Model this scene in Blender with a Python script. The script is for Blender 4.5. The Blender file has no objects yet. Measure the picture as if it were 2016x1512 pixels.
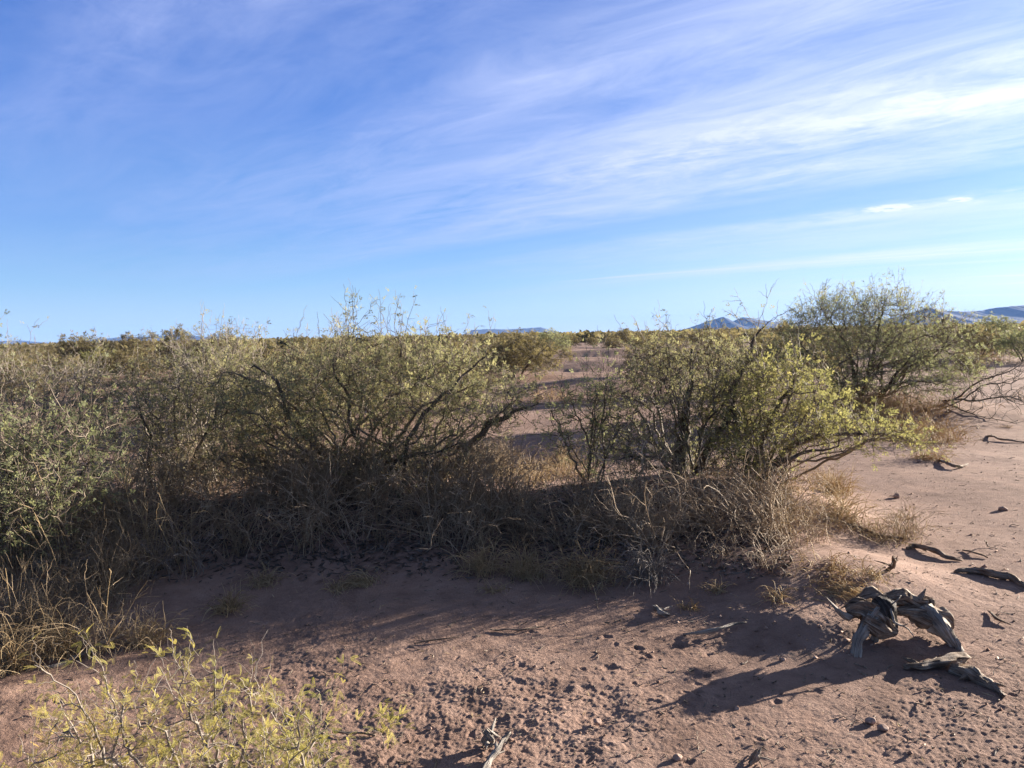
import bpy, math
import numpy as np
from mathutils import Matrix, Vector

# ------------------------------------------------------------------ camera, sky, sun, exposure
SC = bpy.context.scene
COL = SC.collection
FPX = 1523.0                      # focal length in pixels of the 2016 px wide photograph
H_EYE = 1.6
PITCH, ROLL = math.radians(3.68), math.radians(-1.2)
MC = Matrix.Translation((0, 0, H_EYE)) @ Matrix.Rotation(math.radians(90) - PITCH, 4, 'X') @ Matrix.Rotation(ROLL, 4, 'Z')
cam = bpy.data.cameras.new('camera')
cam.sensor_width = 36.0
cam.lens = 36.0 * FPX / 2016.0
cam.clip_start, cam.clip_end = 0.05, 40000
camo = bpy.data.objects.new('camera', cam)
COL.objects.link(camo)
camo.matrix_world = MC
SC.camera = camo

SUN_EL, SUN_AZ = math.radians(11.2), math.radians(60.0)     # azimuth clockwise from +Y (the view)
SDIR = Vector((math.sin(SUN_AZ) * math.cos(SUN_EL), math.cos(SUN_AZ) * math.cos(SUN_EL), math.sin(SUN_EL)))
sl = bpy.data.lights.new('sun', 'SUN')
sl.energy, sl.angle, sl.color = 5.0, math.radians(0.55), (1.0, 0.885, 0.745)
so = bpy.data.objects.new('sun', sl)
COL.objects.link(so)
so.rotation_euler = SDIR.to_track_quat('Z', 'Y').to_euler()

SC.view_settings.view_transform = 'Standard'
SC.view_settings.look = 'None'
SC.view_settings.gamma = 1.0
SC.view_settings.exposure = 1.98
SKY_STRENGTH = 0.05
SC.cycles.use_denoising = True
SC.cycles.denoising_input_passes = 'RGB_ALBEDO_NORMAL'
SC.cycles.denoising_prefilter = 'ACCURATE'
HAZE = 6.0e-5


class NT:
    """small helper to write node trees"""
    def __init__(s, tree):
        s.t = tree

    def n(s, typ, ins=None, **kw):
        nd = s.t.nodes.new(typ)
        for k, v in kw.items():
            setattr(nd, k, v)
        for k, v in (ins or {}).items():
            sock = nd.inputs[k]
            if isinstance(v, bpy.types.NodeSocket):
                s.t.links.new(v, sock)
            else:
                sock.default_value = v
        return nd

    def math(s, op, a, b=0.0, c=0.0, clamp=False):
        nd = s.n('ShaderNodeMath', operation=op, use_clamp=clamp)
        for i, v in enumerate((a, b, c)):
            if isinstance(v, bpy.types.NodeSocket):
                s.t.links.new(v, nd.inputs[i])
            else:
                nd.inputs[i].default_value = v
        return nd.outputs[0]

    def ramp(s, fac, stops, interp='LINEAR'):
        nd = s.n('ShaderNodeValToRGB', {'Fac': fac})
        cr = nd.color_ramp
        cr.interpolation = interp
        while len(cr.elements) < len(stops):
            cr.elements.new(0.5)
        for e, (p, c) in zip(cr.elements, stops):
            e.position = p
            e.color = (c, c, c, 1) if isinstance(c, (int, float)) else (c[0], c[1], c[2], 1)
        return nd.outputs['Color']

    def mix(s, fac, a, b, mode='MIX'):
        nd = s.n('ShaderNodeMix', data_type='RGBA', blend_type=mode)
        for k, v in ((0, fac), (6, a), (7, b)):
            if isinstance(v, bpy.types.NodeSocket):
                s.t.links.new(v, nd.inputs[k])
            else:
                nd.inputs[k].default_value = v if k == 0 else (v[0], v[1], v[2], 1)
        return nd.outputs[2]

    def link(s, a, b):
        s.t.links.new(a, b)


def build_world():
    w = bpy.data.worlds.new('World')
    SC.world = w
    w.use_nodes = True
    t = w.node_tree
    t.nodes.clear()
    k = NT(t)
    out = k.n('ShaderNodeOutputWorld')
    sky = k.n('ShaderNodeTexSky', sky_type='NISHITA', sun_disc=False, sun_elevation=SUN_EL, sun_rotation=SUN_AZ,
              altitude=1300.0, air_density=1.0, dust_density=0.6, ozone_density=2.2)
    tc = k.n('ShaderNodeTexCoord')
    sep = k.n('ShaderNodeSeparateXYZ', {0: tc.outputs['Generated']})
    X, Y, Z = sep.outputs
    zz = k.math('ADD', k.math('MAXIMUM', Z, 0.0), 0.035)
    u, v = k.math('DIVIDE', X, zz), k.math('DIVIDE', Y, zz)
    # cirrus streaks run along one direction of a high plane; it vanishes left of the view
    ca, sa = math.sin(math.radians(-47.5)), math.cos(math.radians(-47.5))
    al = k.math('ADD', k.math('MULTIPLY', u, ca), k.math('MULTIPLY', v, sa))
    ac = k.math('SUBTRACT', k.math('MULTIPLY', u, sa), k.math('MULTIPLY', v, ca))

    def noise(sa_, sc_, scale, detail, rough, off=0.0, dist=0.0):
        c = k.n('ShaderNodeCombineXYZ', {0: k.math('MULTIPLY', al, sa_), 1: k.math('MULTIPLY', ac, sc_), 2: off})
        return k.n('ShaderNodeTexNoise', {'Vector': c.outputs[0], 'Scale': scale, 'Detail': detail, 'Roughness': rough,
                                         'Distortion': dist}).outputs['Fac']
    broad = noise(0.10, 0.42, 1.0, 3.0, 0.5, 3.3)
    streak = noise(0.20, 1.0, 1.0, 6.0, 0.60, 7.1, 0.35)
    fine = noise(1.0, 2.6, 1.0, 9.0, 0.70, 1.7, 0.8)
    tuft = noise(4.2, 5.4, 1.0, 6.0, 0.66, 5.2, 0.5)
    # which bands carry cloud, across the streaks
    band = k.ramp(k.math('MULTIPLY_ADD', k.math('ADD', ac, k.math('MULTIPLY', k.math('SUBTRACT', broad, 0.5), 1.1)), 0.07, 0.0), BAND)
    thin = k.math('MULTIPLY', k.ramp(k.math('MULTIPLY_ADD', streak, 0.5, k.math('MULTIPLY', fine, 0.5)),
                                     [(0.36, 0.16), (0.62, 1.0)]), band)
    tuftm = k.math('MULTIPLY', k.ramp(tuft, [(0.42, 0.0), (0.68, 1.0)]),
                   k.ramp(k.math('MULTIPLY_ADD', ac, 0.07, 0.0), TUFT))
    reach = k.ramp(k.math('MULTIPLY', al, 0.1), [(0.0, 1.0), (0.36, 1.0), (0.68, 0.45), (1.0, 0.1)])
    tuftm = k.math('MULTIPLY', tuftm, k.ramp(k.math('MULTIPLY', al, 0.1), [(0.0, 1.0), (0.17, 1.0), (0.30, 0.4), (0.4, 0.1)]))
    dens = k.math('ADD', k.math('MULTIPLY', thin, 0.92), k.math('MULTIPLY', tuftm, 0.5), clamp=True)
    dens = k.math('MULTIPLY', dens, reach)
    dens = k.math('MULTIPLY', dens, k.ramp(Z, [(0.0, 0.0), (0.02, 0.25), (0.08, 1.0)]))
    # thin flat streaks low on the right, and two small puffs
    lines = 0.0
    for a0, sl_, wd, lo, hi, amt in ((8.9, -0.19, 0.20, 0.6, 6.6, 0.62), (9.75, -0.19, 0.22, 0.6, 3.6, 0.30), (12.05, -0.36, 0.22, 0.8, 3.1, 0.7), (12.55, 0.0, 0.34, 0.8, 3.2, 0.85),
                                     (16.6, -0.70, 0.34, 0.8, 4.4, 0.55), (17.3, -0.72, 0.26, 5.8, 7.3, 0.35), (6.9, -0.12, 0.16, 2.0, 4.4, 0.30)):
        off = k.math('ABSOLUTE', k.math('SUBTRACT', k.math('ADD', ac, k.math('MULTIPLY', k.math('SUBTRACT', streak, 0.5), 0.5)), k.math('MULTIPLY_ADD', al, sl_, a0)))
        ln_ = k.math('SUBTRACT', 1.0, k.math('DIVIDE', off, wd), clamp=True)
        ends = k.math('MULTIPLY', k.math('MULTIPLY_ADD', al, 2.0, -2.0 * lo, clamp=True), k.math('MULTIPLY_ADD', al, -0.8, 0.8 * hi, clamp=True))
        ln_ = k.math('MULTIPLY', k.math('MULTIPLY', ln_, ends), k.math('MULTIPLY', k.math('MULTIPLY_ADD', fine, 1.8, 0.1, clamp=True), min(1.0, amt * 1.5)))
        lines = k.math('MAXIMUM', lines, ln_)
    puff = noise(14.0, 11.0, 1.0, 5.0, 0.6, 2.2, 0.4)
    for ca0, cc0, ra, rc in ((1.67, 5.62, 0.21, 0.19), (1.25, 5.63, 0.09, 0.12)):
        d2 = k.math('ADD', k.math('POWER', k.math('DIVIDE', k.math('SUBTRACT', al, ca0), ra), 2.0), k.math('POWER', k.math('DIVIDE', k.math('SUBTRACT', ac, cc0), rc), 2.0))
        pf = k.math('MULTIPLY', k.math('SUBTRACT', 1.0, d2, clamp=True), k.math('MULTIPLY_ADD', puff, 4.5, -1.3, clamp=True))
        lines = k.math('MAXIMUM', lines, k.math('MULTIPLY', pf, 1.6, clamp=True))
    dens = k.math('MAXIMUM', dens, lines)
    # brighter towards the sun
    dot = k.n('ShaderNodeVectorMath', {0: tc.outputs['Generated'], 1: tuple(SDIR)}, operation='DOT_PRODUCT').outputs['Value']
    glow = k.ramp(dot, [(0.0, 0.0), (0.45, 0.16), (0.75, 0.5), (1.0, 1.0)])
    ccol = k.mix(glow, (2.6, 3.1, 5.2), (6.2, 6.6, 7.4))
    dens = k.math('MULTIPLY', dens, k.ramp(dot, [(0.0, 0.6), (0.4, 0.8), (0.8, 1.0)]))
    # clear desert air: the physical sky corrected towards the photographed gradient; unseen zenith darkened to lower the shade fill
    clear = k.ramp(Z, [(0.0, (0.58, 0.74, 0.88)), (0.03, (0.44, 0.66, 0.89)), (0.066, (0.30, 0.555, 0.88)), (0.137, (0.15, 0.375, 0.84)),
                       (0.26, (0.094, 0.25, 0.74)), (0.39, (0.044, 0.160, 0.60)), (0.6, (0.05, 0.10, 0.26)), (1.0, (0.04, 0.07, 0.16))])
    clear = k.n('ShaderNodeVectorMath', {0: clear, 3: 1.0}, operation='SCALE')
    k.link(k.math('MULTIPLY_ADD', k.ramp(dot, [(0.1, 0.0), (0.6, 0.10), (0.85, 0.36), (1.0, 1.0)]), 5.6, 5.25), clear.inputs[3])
    back = k.ramp(Y, [(0.30, 0.0), (0.60, 1.0)])  # unseen sky behind the view dimmed and neutralised to darken shadow fill
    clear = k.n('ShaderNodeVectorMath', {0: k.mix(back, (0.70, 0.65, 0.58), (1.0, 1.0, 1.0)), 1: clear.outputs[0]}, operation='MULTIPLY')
    pale = k.math('MULTIPLY', k.ramp(dot, [(0.45, 0.0), (0.92, 0.45)]), k.ramp(Z, [(0.0, 1.0), (0.16, 0.35), (0.4, 0.1)]))
    clear = k.n('ShaderNodeVectorMath', {0: k.mix(pale, clear.outputs[0], (5.0, 5.7, 6.4)), 1: (1.0, 1.0, 1.0)}, operation='MULTIPLY')
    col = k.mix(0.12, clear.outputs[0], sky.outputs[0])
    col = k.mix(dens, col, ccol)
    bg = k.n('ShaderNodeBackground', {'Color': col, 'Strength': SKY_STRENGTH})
    k.link(bg.outputs[0], out.inputs['Surface'])


BAND = [(0.02, 0.3), (0.046, 0.2), (0.068, 0.8), (0.10, 0.45), (0.13, 0.5), (0.155, 0.9), (0.185, 0.7), (0.245, 0.95), (0.305, 0.9), (0.335, 0.15), (0.375, 0.25), (0.40, 0.7),
        (0.45, 0.45), (0.535, 0.35), (0.57, 1.0), (0.615, 0.35), (0.71, 0.5), (0.87, 1.0), (0.98, 0.5)]
TUFT = [(0.02, 0.0), (0.068, 0.6), (0.11, 0.0), (0.20, 0.0), (0.238, 1.0), (0.275, 0.25), (0.37, 0.0), (0.395, 0.9), (0.42, 0.0)]
build_world()

# ------------------------------------------------------------------ numbers and noise
RNG = np.random.default_rng(11)


def pn(x, y, seed=0):
    """2-D gradient noise, about -0.7..0.7"""
    x = np.asarray(x, dtype=np.float64)
    y = np.asarray(y, dtype=np.float64)
    xi, yi = np.floor(x), np.floor(y)
    fx, fy = x - xi, y - yi
    xi, yi = xi.astype(np.int64), yi.astype(np.int64)

    def grad(ix, iy, dx, dy):
        h = (ix * 374761393 + iy * 668265263 + seed * 974711) & 0xffffffff
        h = ((h ^ (h >> 13)) * 1274126177) & 0xffffffff
        h = h ^ (h >> 16)
        a = h * (2 * math.pi / 4294967296.0)
        return np.cos(a) * dx + np.sin(a) * dy
    sx, sy = fx * fx * fx * (fx * (fx * 6 - 15) + 10), fy * fy * fy * (fy * (fy * 6 - 15) + 10)
    n0 = grad(xi, yi, fx, fy) * (1 - sx) + grad(xi + 1, yi, fx - 1, fy) * sx
    n1 = grad(xi, yi + 1, fx, fy - 1) * (1 - sx) + grad(xi + 1, yi + 1, fx - 1, fy - 1) * sx
    return n0 * (1 - sy) + n1 * sy


def fbm(x, y, octs=4, seed=0, gain=0.5):
    s, a = 0.0, 1.0
    for o in range(octs):
        s = s + a * pn(x * 2.03 ** o, y * 2.03 ** o, seed + o * 17)
        a *= gain
    return s


def sstep(a, b, x):
    t = np.clip((x - a) / (b - a), 0, 1)
    return t * t * (3 - 2 * t)


# ------------------------------------------------------------------ the lie of the land
MOUNDS = [  # x, y, rx, ry, height
    (-3.2, 6.6, 1.7, 1.5, 0.26), (-1.1, 6.5, 1.6, 1.3, 0.28), (1.1, 6.5, 1.3, 1.25, 0.28), (2.0, 6.6, 0.9, 1.2, 0.22),
    (1.85, 4.75, 0.7, 0.65, 0.17), (6.6, 14.6, 2.3, 1.7, 0.35), (1.60, 4.00, 0.40, 0.34, 0.09),
    (-3.9, 5.0, 1.0, 0.8, 0.15), (4.6, 30.0, 5.0, 2.5, 0.45), (3.0, 21.5, 3.0, 1.6, 0.28), (6.5, 46, 6, 4, 0.55),
    (2.5, 38, 4, 3, 0.45), (0.5, 26, 3, 2, 0.3), (9.5, 35, 4, 3, 0.5), (24, 44, 6, 5, 0.5), (-14, 30, 8, 5, 0.4),
]


def land(x, y):
    x = np.asarray(x, dtype=np.float64)
    y = np.asarray(y, dtype=np.float64)
    r = np.hypot(x, y)
    z = 0.05 * fbm(x * 0.35, y * 0.35, 3, 3) * sstep(1.5, 4.0, r)
    far = sstep(14, 30, r) * (1 - 0.7 * sstep(150, 500, r))
    z = z + far * (0.28 * fbm(x * 0.085 + 3, y * 0.11, 3, 9))
    wob = 1 + 0.35 * fbm(x * 0.9, y * 0.9, 3, 21)
    m = np.zeros_like(z)
    for mx, my, rx, ry, h in MOUNDS:
        q = ((x - mx) / rx) ** 2 + ((y - my) / ry) ** 2
        b = h * np.exp(-np.clip(q * wob, 0, 30) ** 1.25)
        m = np.maximum(m, b) + 0.35 * np.minimum(m, b)
    return z + m


DENTS = []
for _ in range(75):
    q = RNG.random()
    if q < 0.5:
        dx, dy = RNG.normal(0.62, 0.42), RNG.normal(3.55, 0.34)
    elif q < 0.75:
        dx, dy = RNG.normal(0.1, 0.5), RNG.normal(3.05, 0.22)
    else:
        dx, dy = RNG.uniform(-1.8, 3.4), RNG.uniform(2.5, 5.0)
    DENTS.append((dx, dy, RNG.uniform(0.014, 0.040), RNG.uniform(0.35, 0.9), RNG.uniform(0, 3.14), RNG.uniform(0.003, 0.009)))


def micro(x, y):
    r = np.hypot(x, y)
    rough = 0.40 + 0.65 * sstep(-0.25, 0.35, fbm(x * 0.8, y * 0.8, 2, 77))
    smooth = 1 - 0.75 * np.exp(-(((x - 1.15) / 0.55) ** 2 + ((y - 3.45) / 0.28) ** 2) ** 1.5)     # swept ground beside the stump
    mound = 1 - 0.6 * sstep(4.35, 4.9, y + 0.15 * fbm(x * 2, y * 2, 2, 5))
    right = 1 - 0.15 * sstep(2.0, 3.2, x)
    k = rough * smooth * mound * right
    a = fbm(x * 4.5, y * 4.5, 3, 31) * (0.015 - 0.006 * sstep(0.8, 1.8, x))
    b = fbm(x * 30, y * 33, 3, 41, 0.6) * 0.0037
    c = fbm(x * 62, y * 66, 2, 51) * 0.0033
    lump = np.maximum(pn(x * 41, y * 41, 61) - 0.12, 0) * 0.008 * sstep(-0.3, 0.3, fbm(x * 3, y * 3, 2, 62)) + np.maximum(pn(x * 14, y * 14, 63) - 0.25, 0) * 0.007
    z = (a + b + c + lump) * k
    # wind ripples, crests across the wind
    rp = np.sin((x * 0.55 + y * 0.84) * 62 + 5 * fbm(x * 2.2, y * 2.2, 2, 71))
    z = z + 0.0008 * rp * sstep(1.6, 2.6, x) * sstep(-0.3, 0.3, fbm(x * 1.3, y * 1.3, 2, 73) + 0.1)
    return z * (1 - sstep(14, 26, r))


def dents(x, y):
    z = np.zeros_like(x)
    sel0 = (y > 2.0) & (y < 6.0) & (np.abs(x) < 5)
    for dx, dy, rr, asp, an, dep in DENTS:
        sel = sel0 & (np.abs(x - dx) < rr * 3) & (np.abs(y - dy) < rr * 3)
        if not sel.any():
            continue
        ux, uy = x[sel] - dx, y[sel] - dy
        p, q = ux * math.cos(an) + uy * math.sin(an), -ux * math.sin(an) + uy * math.cos(an)
        d = np.sqrt((p / rr) ** 2 + (q / (rr * asp)) ** 2) * (1 + 0.6 * pn(x[sel] * 40, y[sel] * 40, 91))
        z[sel] += -dep * np.exp(-d ** 3) + 0.35 * dep * np.exp(-((d - 1.4) / 0.4) ** 2)
    return z


def px3(u, v, Y):
    """the point seen at photo pixel (u, v) that lies Y metres ahead"""
    d = MC.to_3x3() @ Vector(((u - 1008) / FPX, (756 - v) / FPX, -1.0))
    t = Y / d.y
    return np.array((d.x * t, d.y * t, H_EYE + d.z * t))


def gpv(us, vs):
    """ground points seen at photo pixels"""
    us, vs = np.atleast_1d(np.asarray(us, dtype=float)), np.atleast_1d(np.asarray(vs, dtype=float))
    R3 = np.array(MC.to_3x3())
    d = np.stack(((us - 1008) / FPX, (756 - vs) / FPX, -np.ones_like(us)), -1) @ R3.T
    t = (H_EYE) / np.maximum(-d[:, 2], 1e-4)
    for _ in range(40):
        t = 0.5 * t + 0.5 * (land(d[:, 0] * t, d[:, 1] * t) - H_EYE) / np.minimum(d[:, 2], -1e-4)
    x, y = d[:, 0] * t, d[:, 1] * t
    return np.stack((x, y, land(x, y)), -1)


def gp(u, v):
    return gpv(u, v)[0]


# ------------------------------------------------------------------ mesh helpers
def make_mesh(name, V, F, mats, attrs=None, smooth=False, midx=None):
    me = bpy.data.meshes.new(name)
    V = np.ascontiguousarray(V, dtype=np.float32)
    F = np.ascontiguousarray(F, dtype=np.int32)
    n, k = F.shape
    me.vertices.add(len(V))
    me.vertices.foreach_set('co', V.ravel())
    me.loops.add(n * k)
    me.loops.foreach_set('vertex_index', F.ravel())
    me.polygons.add(n)
    me.polygons.foreach_set('loop_start', np.arange(0, n * k, k, dtype=np.int32))
    me.polygons.foreach_set('loop_total', np.full(n, k, dtype=np.int32))
    if smooth:
        me.polygons.foreach_set('use_smooth', np.ones(n, dtype=bool))
    if midx is not None:
        me.polygons.foreach_set('material_index', np.ascontiguousarray(midx, dtype=np.int32))
    for m in mats:
        me.materials.append(m)
    for an, (dom, typ, data) in (attrs or {}).items():
        a = me.attributes.new(an, typ, dom)
        a.data.foreach_set('vector' if typ == 'FLOAT_VECTOR' else 'value', np.ascontiguousarray(data, dtype=np.float32).ravel())
    me.update(calc_edges=True)
    return me


def link(name, data, parent=None):
    o = bpy.data.objects.new(name, data)
    COL.objects.link(o)
    if parent is not None:
        o.parent = parent
    return o


def tag(o, label=None, cat=None, group=None, kind=None):
    for k, v in (('label', label), ('category', cat), ('group', group), ('kind', kind)):
        if v:
            o[k] = v
    return o


def thing(name, loc, label, cat, group=None):
    o = link(name, None)
    o.location = tuple(float(c) for c in loc)
    return tag(o, label, cat, group)


def norm(a):
    return a / np.maximum(np.linalg.norm(a, axis=-1, keepdims=True), 1e-9)


def tubes(P, R, sides):
    """P (N,n,3) centre lines, R (N,n) radii -> verts, quads (open tubes)"""
    N, n, _ = P.shape
    T = np.empty_like(P)
    T[:, 1:-1] = P[:, 2:] - P[:, :-2]
    T[:, 0] = P[:, 1] - P[:, 0]
    T[:, -1] = P[:, -1] - P[:, -2]
    T = norm(T)
    ref = norm(np.cross(T[:, n // 2], RNG.normal(size=(N, 3))))[:, None, :]
    A = norm(ref - (ref * T).sum(-1, keepdims=True) * T)
    B = np.cross(T, A)
    an = np.arange(sides) * 2 * math.pi / sides
    V = P[:, :, None, :] + R[:, :, None, None] * (np.cos(an)[None, None, :, None] * A[:, :, None, :] + np.sin(an)[None, None, :, None] * B[:, :, None, :])
    V = V.reshape(-1, 3)
    i = np.arange(n - 1)[:, None] * sides + np.arange(sides)[None, :]
    j = np.arange(n - 1)[:, None] * sides + (np.arange(sides)[None, :] + 1) % sides
    q = np.stack((i, j, j + sides, i + sides), -1).reshape(-1, 4)
    F = (q[None] + (np.arange(N) * n * sides)[:, None, None]).reshape(-1, 4)
    return V, F


def join(parts):
    Vs, Fs, o = [], [], 0
    for V, F in parts:
        Vs.append(V)
        Fs.append(F + o)
        o += len(V)
    return (np.concatenate(Vs), np.concatenate(Fs)) if Vs else (np.zeros((0, 3)), np.zeros((0, 4), dtype=int))


# ------------------------------------------------------------------ materials
def new_mat(name):
    m = bpy.data.materials.new(name)
    m.use_nodes = True
    m.node_tree.nodes.clear()
    return m, NT(m.node_tree)


def leaf_mat(name, stops, trans=0.48, tcol=1.25):
    m, k = new_mat(name)
    at = k.n('ShaderNodeAttribute', attribute_name='rnd')
    c = k.ramp(at.outputs['Fac'], stops)
    p = k.n('ShaderNodeBsdfPrincipled', {'Base Color': c, 'Roughness': 0.65, 'Specular IOR Level': 0.15})
    t = k.n('ShaderNodeBsdfTranslucent', {'Color': k.mix(1.0, c, (tcol, tcol * 0.98, tcol * 0.78), 'MULTIPLY')})
    mx = k.n('ShaderNodeMixShader', {0: trans, 1: p.outputs[0], 2: t.outputs[0]})
    o = k.n('ShaderNodeOutputMaterial')
    k.link(mx.outputs[0], o.inputs['Surface'])
    return m


def stem_mat(name, stops, rough=0.75, trans=0.0, scale=18.0, bump=0.0):
    m, k = new_mat(name)
    at = k.n('ShaderNodeAttribute', attribute_name='rnd')
    ge = k.n('ShaderNodeTexCoord')
    nz = k.n('ShaderNodeTexNoise', {'Vector': ge.outputs['Object'], 'Scale': scale, 'Detail': 4.0, 'Roughness': 0.6})
    f = k.math('ADD', k.math('MULTIPLY', at.outputs['Fac'], 0.6), k.math('MULTIPLY_ADD', nz.outputs['Fac'], 1.2, -0.4), clamp=True)
    c = k.ramp(f, stops)
    p = k.n('ShaderNodeBsdfPrincipled', {'Base Color': c, 'Roughness': rough, 'Specular IOR Level': 0.3})
    if bump:
        b = k.n('ShaderNodeBump', {'Strength': bump, 'Distance': 0.01,
                                  'Height': k.n('ShaderNodeTexNoise', {'Vector': ge.outputs['Object'], 'Scale': scale * 4, 'Detail': 4.0}).outputs['Fac']})
        k.link(b.outputs[0], p.inputs['Normal'])
    s = p.outputs[0]
    if trans:
        t = k.n('ShaderNodeBsdfTranslucent', {'Color': c})
        s = k.n('ShaderNodeMixShader', {0: trans, 1: p.outputs[0], 2: t.outputs[0]}).outputs[0]
    o = k.n('ShaderNodeOutputMaterial')
    k.link(s, o.inputs['Surface'])
    return m


LEAF_OLIVE = leaf_mat('olive_leaf', [(0, (0.11, 0.118, 0.07)), (0.4, (0.225, 0.228, 0.135)), (0.75, (0.35, 0.335, 0.2)), (1, (0.52, 0.47, 0.31))])
LEAF_GREEN = leaf_mat('green_leaf', [(0, (0.105, 0.125, 0.078)), (0.45, (0.205, 0.225, 0.135)), (0.85, (0.33, 0.335, 0.2)), (1, (0.48, 0.44, 0.28))])
LEAF_GREY = leaf_mat('grey_green_leaf', [(0, (0.13, 0.15, 0.09)), (0.45, (0.25, 0.275, 0.155)), (0.85, (0.40, 0.40, 0.21)), (1, (0.55, 0.5, 0.27))])
LEAF_LIME = leaf_mat('yellow_green_leaf', [(0, (0.145, 0.155, 0.07)), (0.5, (0.265, 0.265, 0.12)), (0.85, (0.39, 0.36, 0.16)), (1, (0.55, 0.43, 0.17))])
LEAF_GOLD = leaf_mat('golden_leaf', [(0.0, (0.19, 0.21, 0.075)), (0.35, (0.36, 0.34, 0.11)), (0.7, (0.52, 0.44, 0.15)), (0.88, (0.46, 0.30, 0.09)), (1.0, (0.26, 0.13, 0.05))], 0.45)
LEAF_FAR = leaf_mat('distant_leaf', [(0, (0.105, 0.093, 0.055)), (0.5, (0.185, 0.16, 0.088)), (1, (0.30, 0.25, 0.14))], 0.4)
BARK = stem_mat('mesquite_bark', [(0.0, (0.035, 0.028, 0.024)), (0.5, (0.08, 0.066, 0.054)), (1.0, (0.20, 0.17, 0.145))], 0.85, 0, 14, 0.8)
TWIG = stem_mat('mesquite_twig', [(0.0, (0.07, 0.053, 0.042)), (0.5, (0.17, 0.135, 0.10)), (1.0, (0.36, 0.30, 0.235))], 0.7, 0, 6)
GREYTWIG = stem_mat('grey_twig', [(0.0, (0.12, 0.10, 0.085)), (0.5, (0.24, 0.205, 0.175)), (1.0, (0.42, 0.37, 0.32))], 0.65, 0, 9)
STRAW = stem_mat('straw', [(0.0, (0.30, 0.215, 0.12)), (0.5, (0.52, 0.40, 0.235)), (1.0, (0.72, 0.60, 0.39))], 0.6, 0.4, 5)
WEED = stem_mat('dry_weed', [(0.0, (0.14, 0.10, 0.065)), (0.5, (0.33, 0.25, 0.16)), (1.0, (0.60, 0.48, 0.33))], 0.7, 0.25, 4)
DRYSTEM = stem_mat('dry_stem', [(0.0, (0.24, 0.18, 0.12)), (0.5, (0.44, 0.34, 0.235)), (1.0, (0.68, 0.57, 0.43))], 0.65, 0.25, 5)
GOLDSTRAW = stem_mat('golden_straw', [(0.0, (0.30, 0.19, 0.085)), (0.5, (0.46, 0.32, 0.15)), (1.0, (0.62, 0.47, 0.25))], 0.6, 0.35, 5)


def soil_mat():
    m, k = new_mat('red_sand')
    ge = k.n('ShaderNodeTexCoord')
    P = ge.outputs['Object']
    n1 = k.n('ShaderNodeTexNoise', {'Vector': P, 'Scale': 0.5, 'Detail': 5.0, 'Roughness': 0.6}).outputs['Fac']
    n2 = k.n('ShaderNodeTexNoise', {'Vector': P, 'Scale': 9.0, 'Detail': 6.0, 'Roughness': 0.65}).outputs['Fac']
    n3 = k.n('ShaderNodeTexNoise', {'Vector': P, 'Scale': 160.0, 'Detail': 3.0, 'Roughness': 0.7}).outputs['Fac']
    f = k.math('ADD', k.math('MULTIPLY', n1, 0.55), k.math('MULTIPLY', n2, 0.45))
    c = k.ramp(f, [(0.32, (0.205, 0.130, 0.100)), (0.5, (0.288, 0.192, 0.151)), (0.68, (0.38, 0.268, 0.217))])
    n4 = k.n('ShaderNodeTexNoise', {'Vector': P, 'Scale': 2.6, 'Detail': 7.0, 'Roughness': 0.7, 'Distortion': 0.6}).outputs['Fac']
    c = k.mix(0.8, c, k.ramp(n4, [(0.32, (0.70, 0.66, 0.64)), (0.5, (1.0, 1.0, 1.0)), (0.66, (1.22, 1.2, 1.17))]), 'MULTIPLY')
    c = k.mix(0.55, c, k.ramp(n3, [(0.3, (0.62, 0.62, 0.62)), (0.55, (1.0, 1.0, 1.0)), (0.75, (1.25, 1.22, 1.18))]), 'MULTIPLY')
    h = k.math('ADD', k.math('MULTIPLY', k.n('ShaderNodeTexNoise', {'Vector': P, 'Scale': 75.0, 'Detail': 5.0, 'Roughness': 0.7}).outputs['Fac'], 1.0),
               k.math('MULTIPLY', n2, 0.6))
    b = k.n('ShaderNodeBump', {'Strength': 0.85, 'Distance': 0.012, 'Height': h})
    p = k.n('ShaderNodeBsdfPrincipled', {'Base Color': c, 'Roughness': 0.95, 'Specular IOR Level': 0.15, 'Normal': b.outputs[0]})
    o = k.n('ShaderNodeOutputMaterial')
    k.link(p.outputs[0], o.inputs['Surface'])
    return m


SOIL = soil_mat()


def rock_mat(name, a, b, c, scale):
    m, k = new_mat(name)
    ge = k.n('ShaderNodeTexCoord')
    n1 = k.n('ShaderNodeTexNoise', {'Vector': ge.outputs['Object'], 'Scale': scale, 'Detail': 6.0, 'Roughness': 0.65}).outputs['Fac']
    col = k.ramp(n1, [(0.3, a), (0.5, b), (0.7, c)])
    p = k.n('ShaderNodeBsdfPrincipled', {'Base Color': col, 'Roughness': 0.9, 'Specular IOR Level': 0.2})
    o = k.n('ShaderNodeOutputMaterial')
    k.link(p.outputs[0], o.inputs['Surface'])
    return m


STONE = rock_mat('pink_stone', (0.22, 0.14, 0.11), (0.36, 0.25, 0.20), (0.5, 0.40, 0.34), 60)
MOUNTAIN = rock_mat('hazed_rock', (0.03, 0.04, 0.07), (0.042, 0.054, 0.085), (0.058, 0.07, 0.10), 0.006)  # blue of the distant haze partly put into the rock colour


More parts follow.
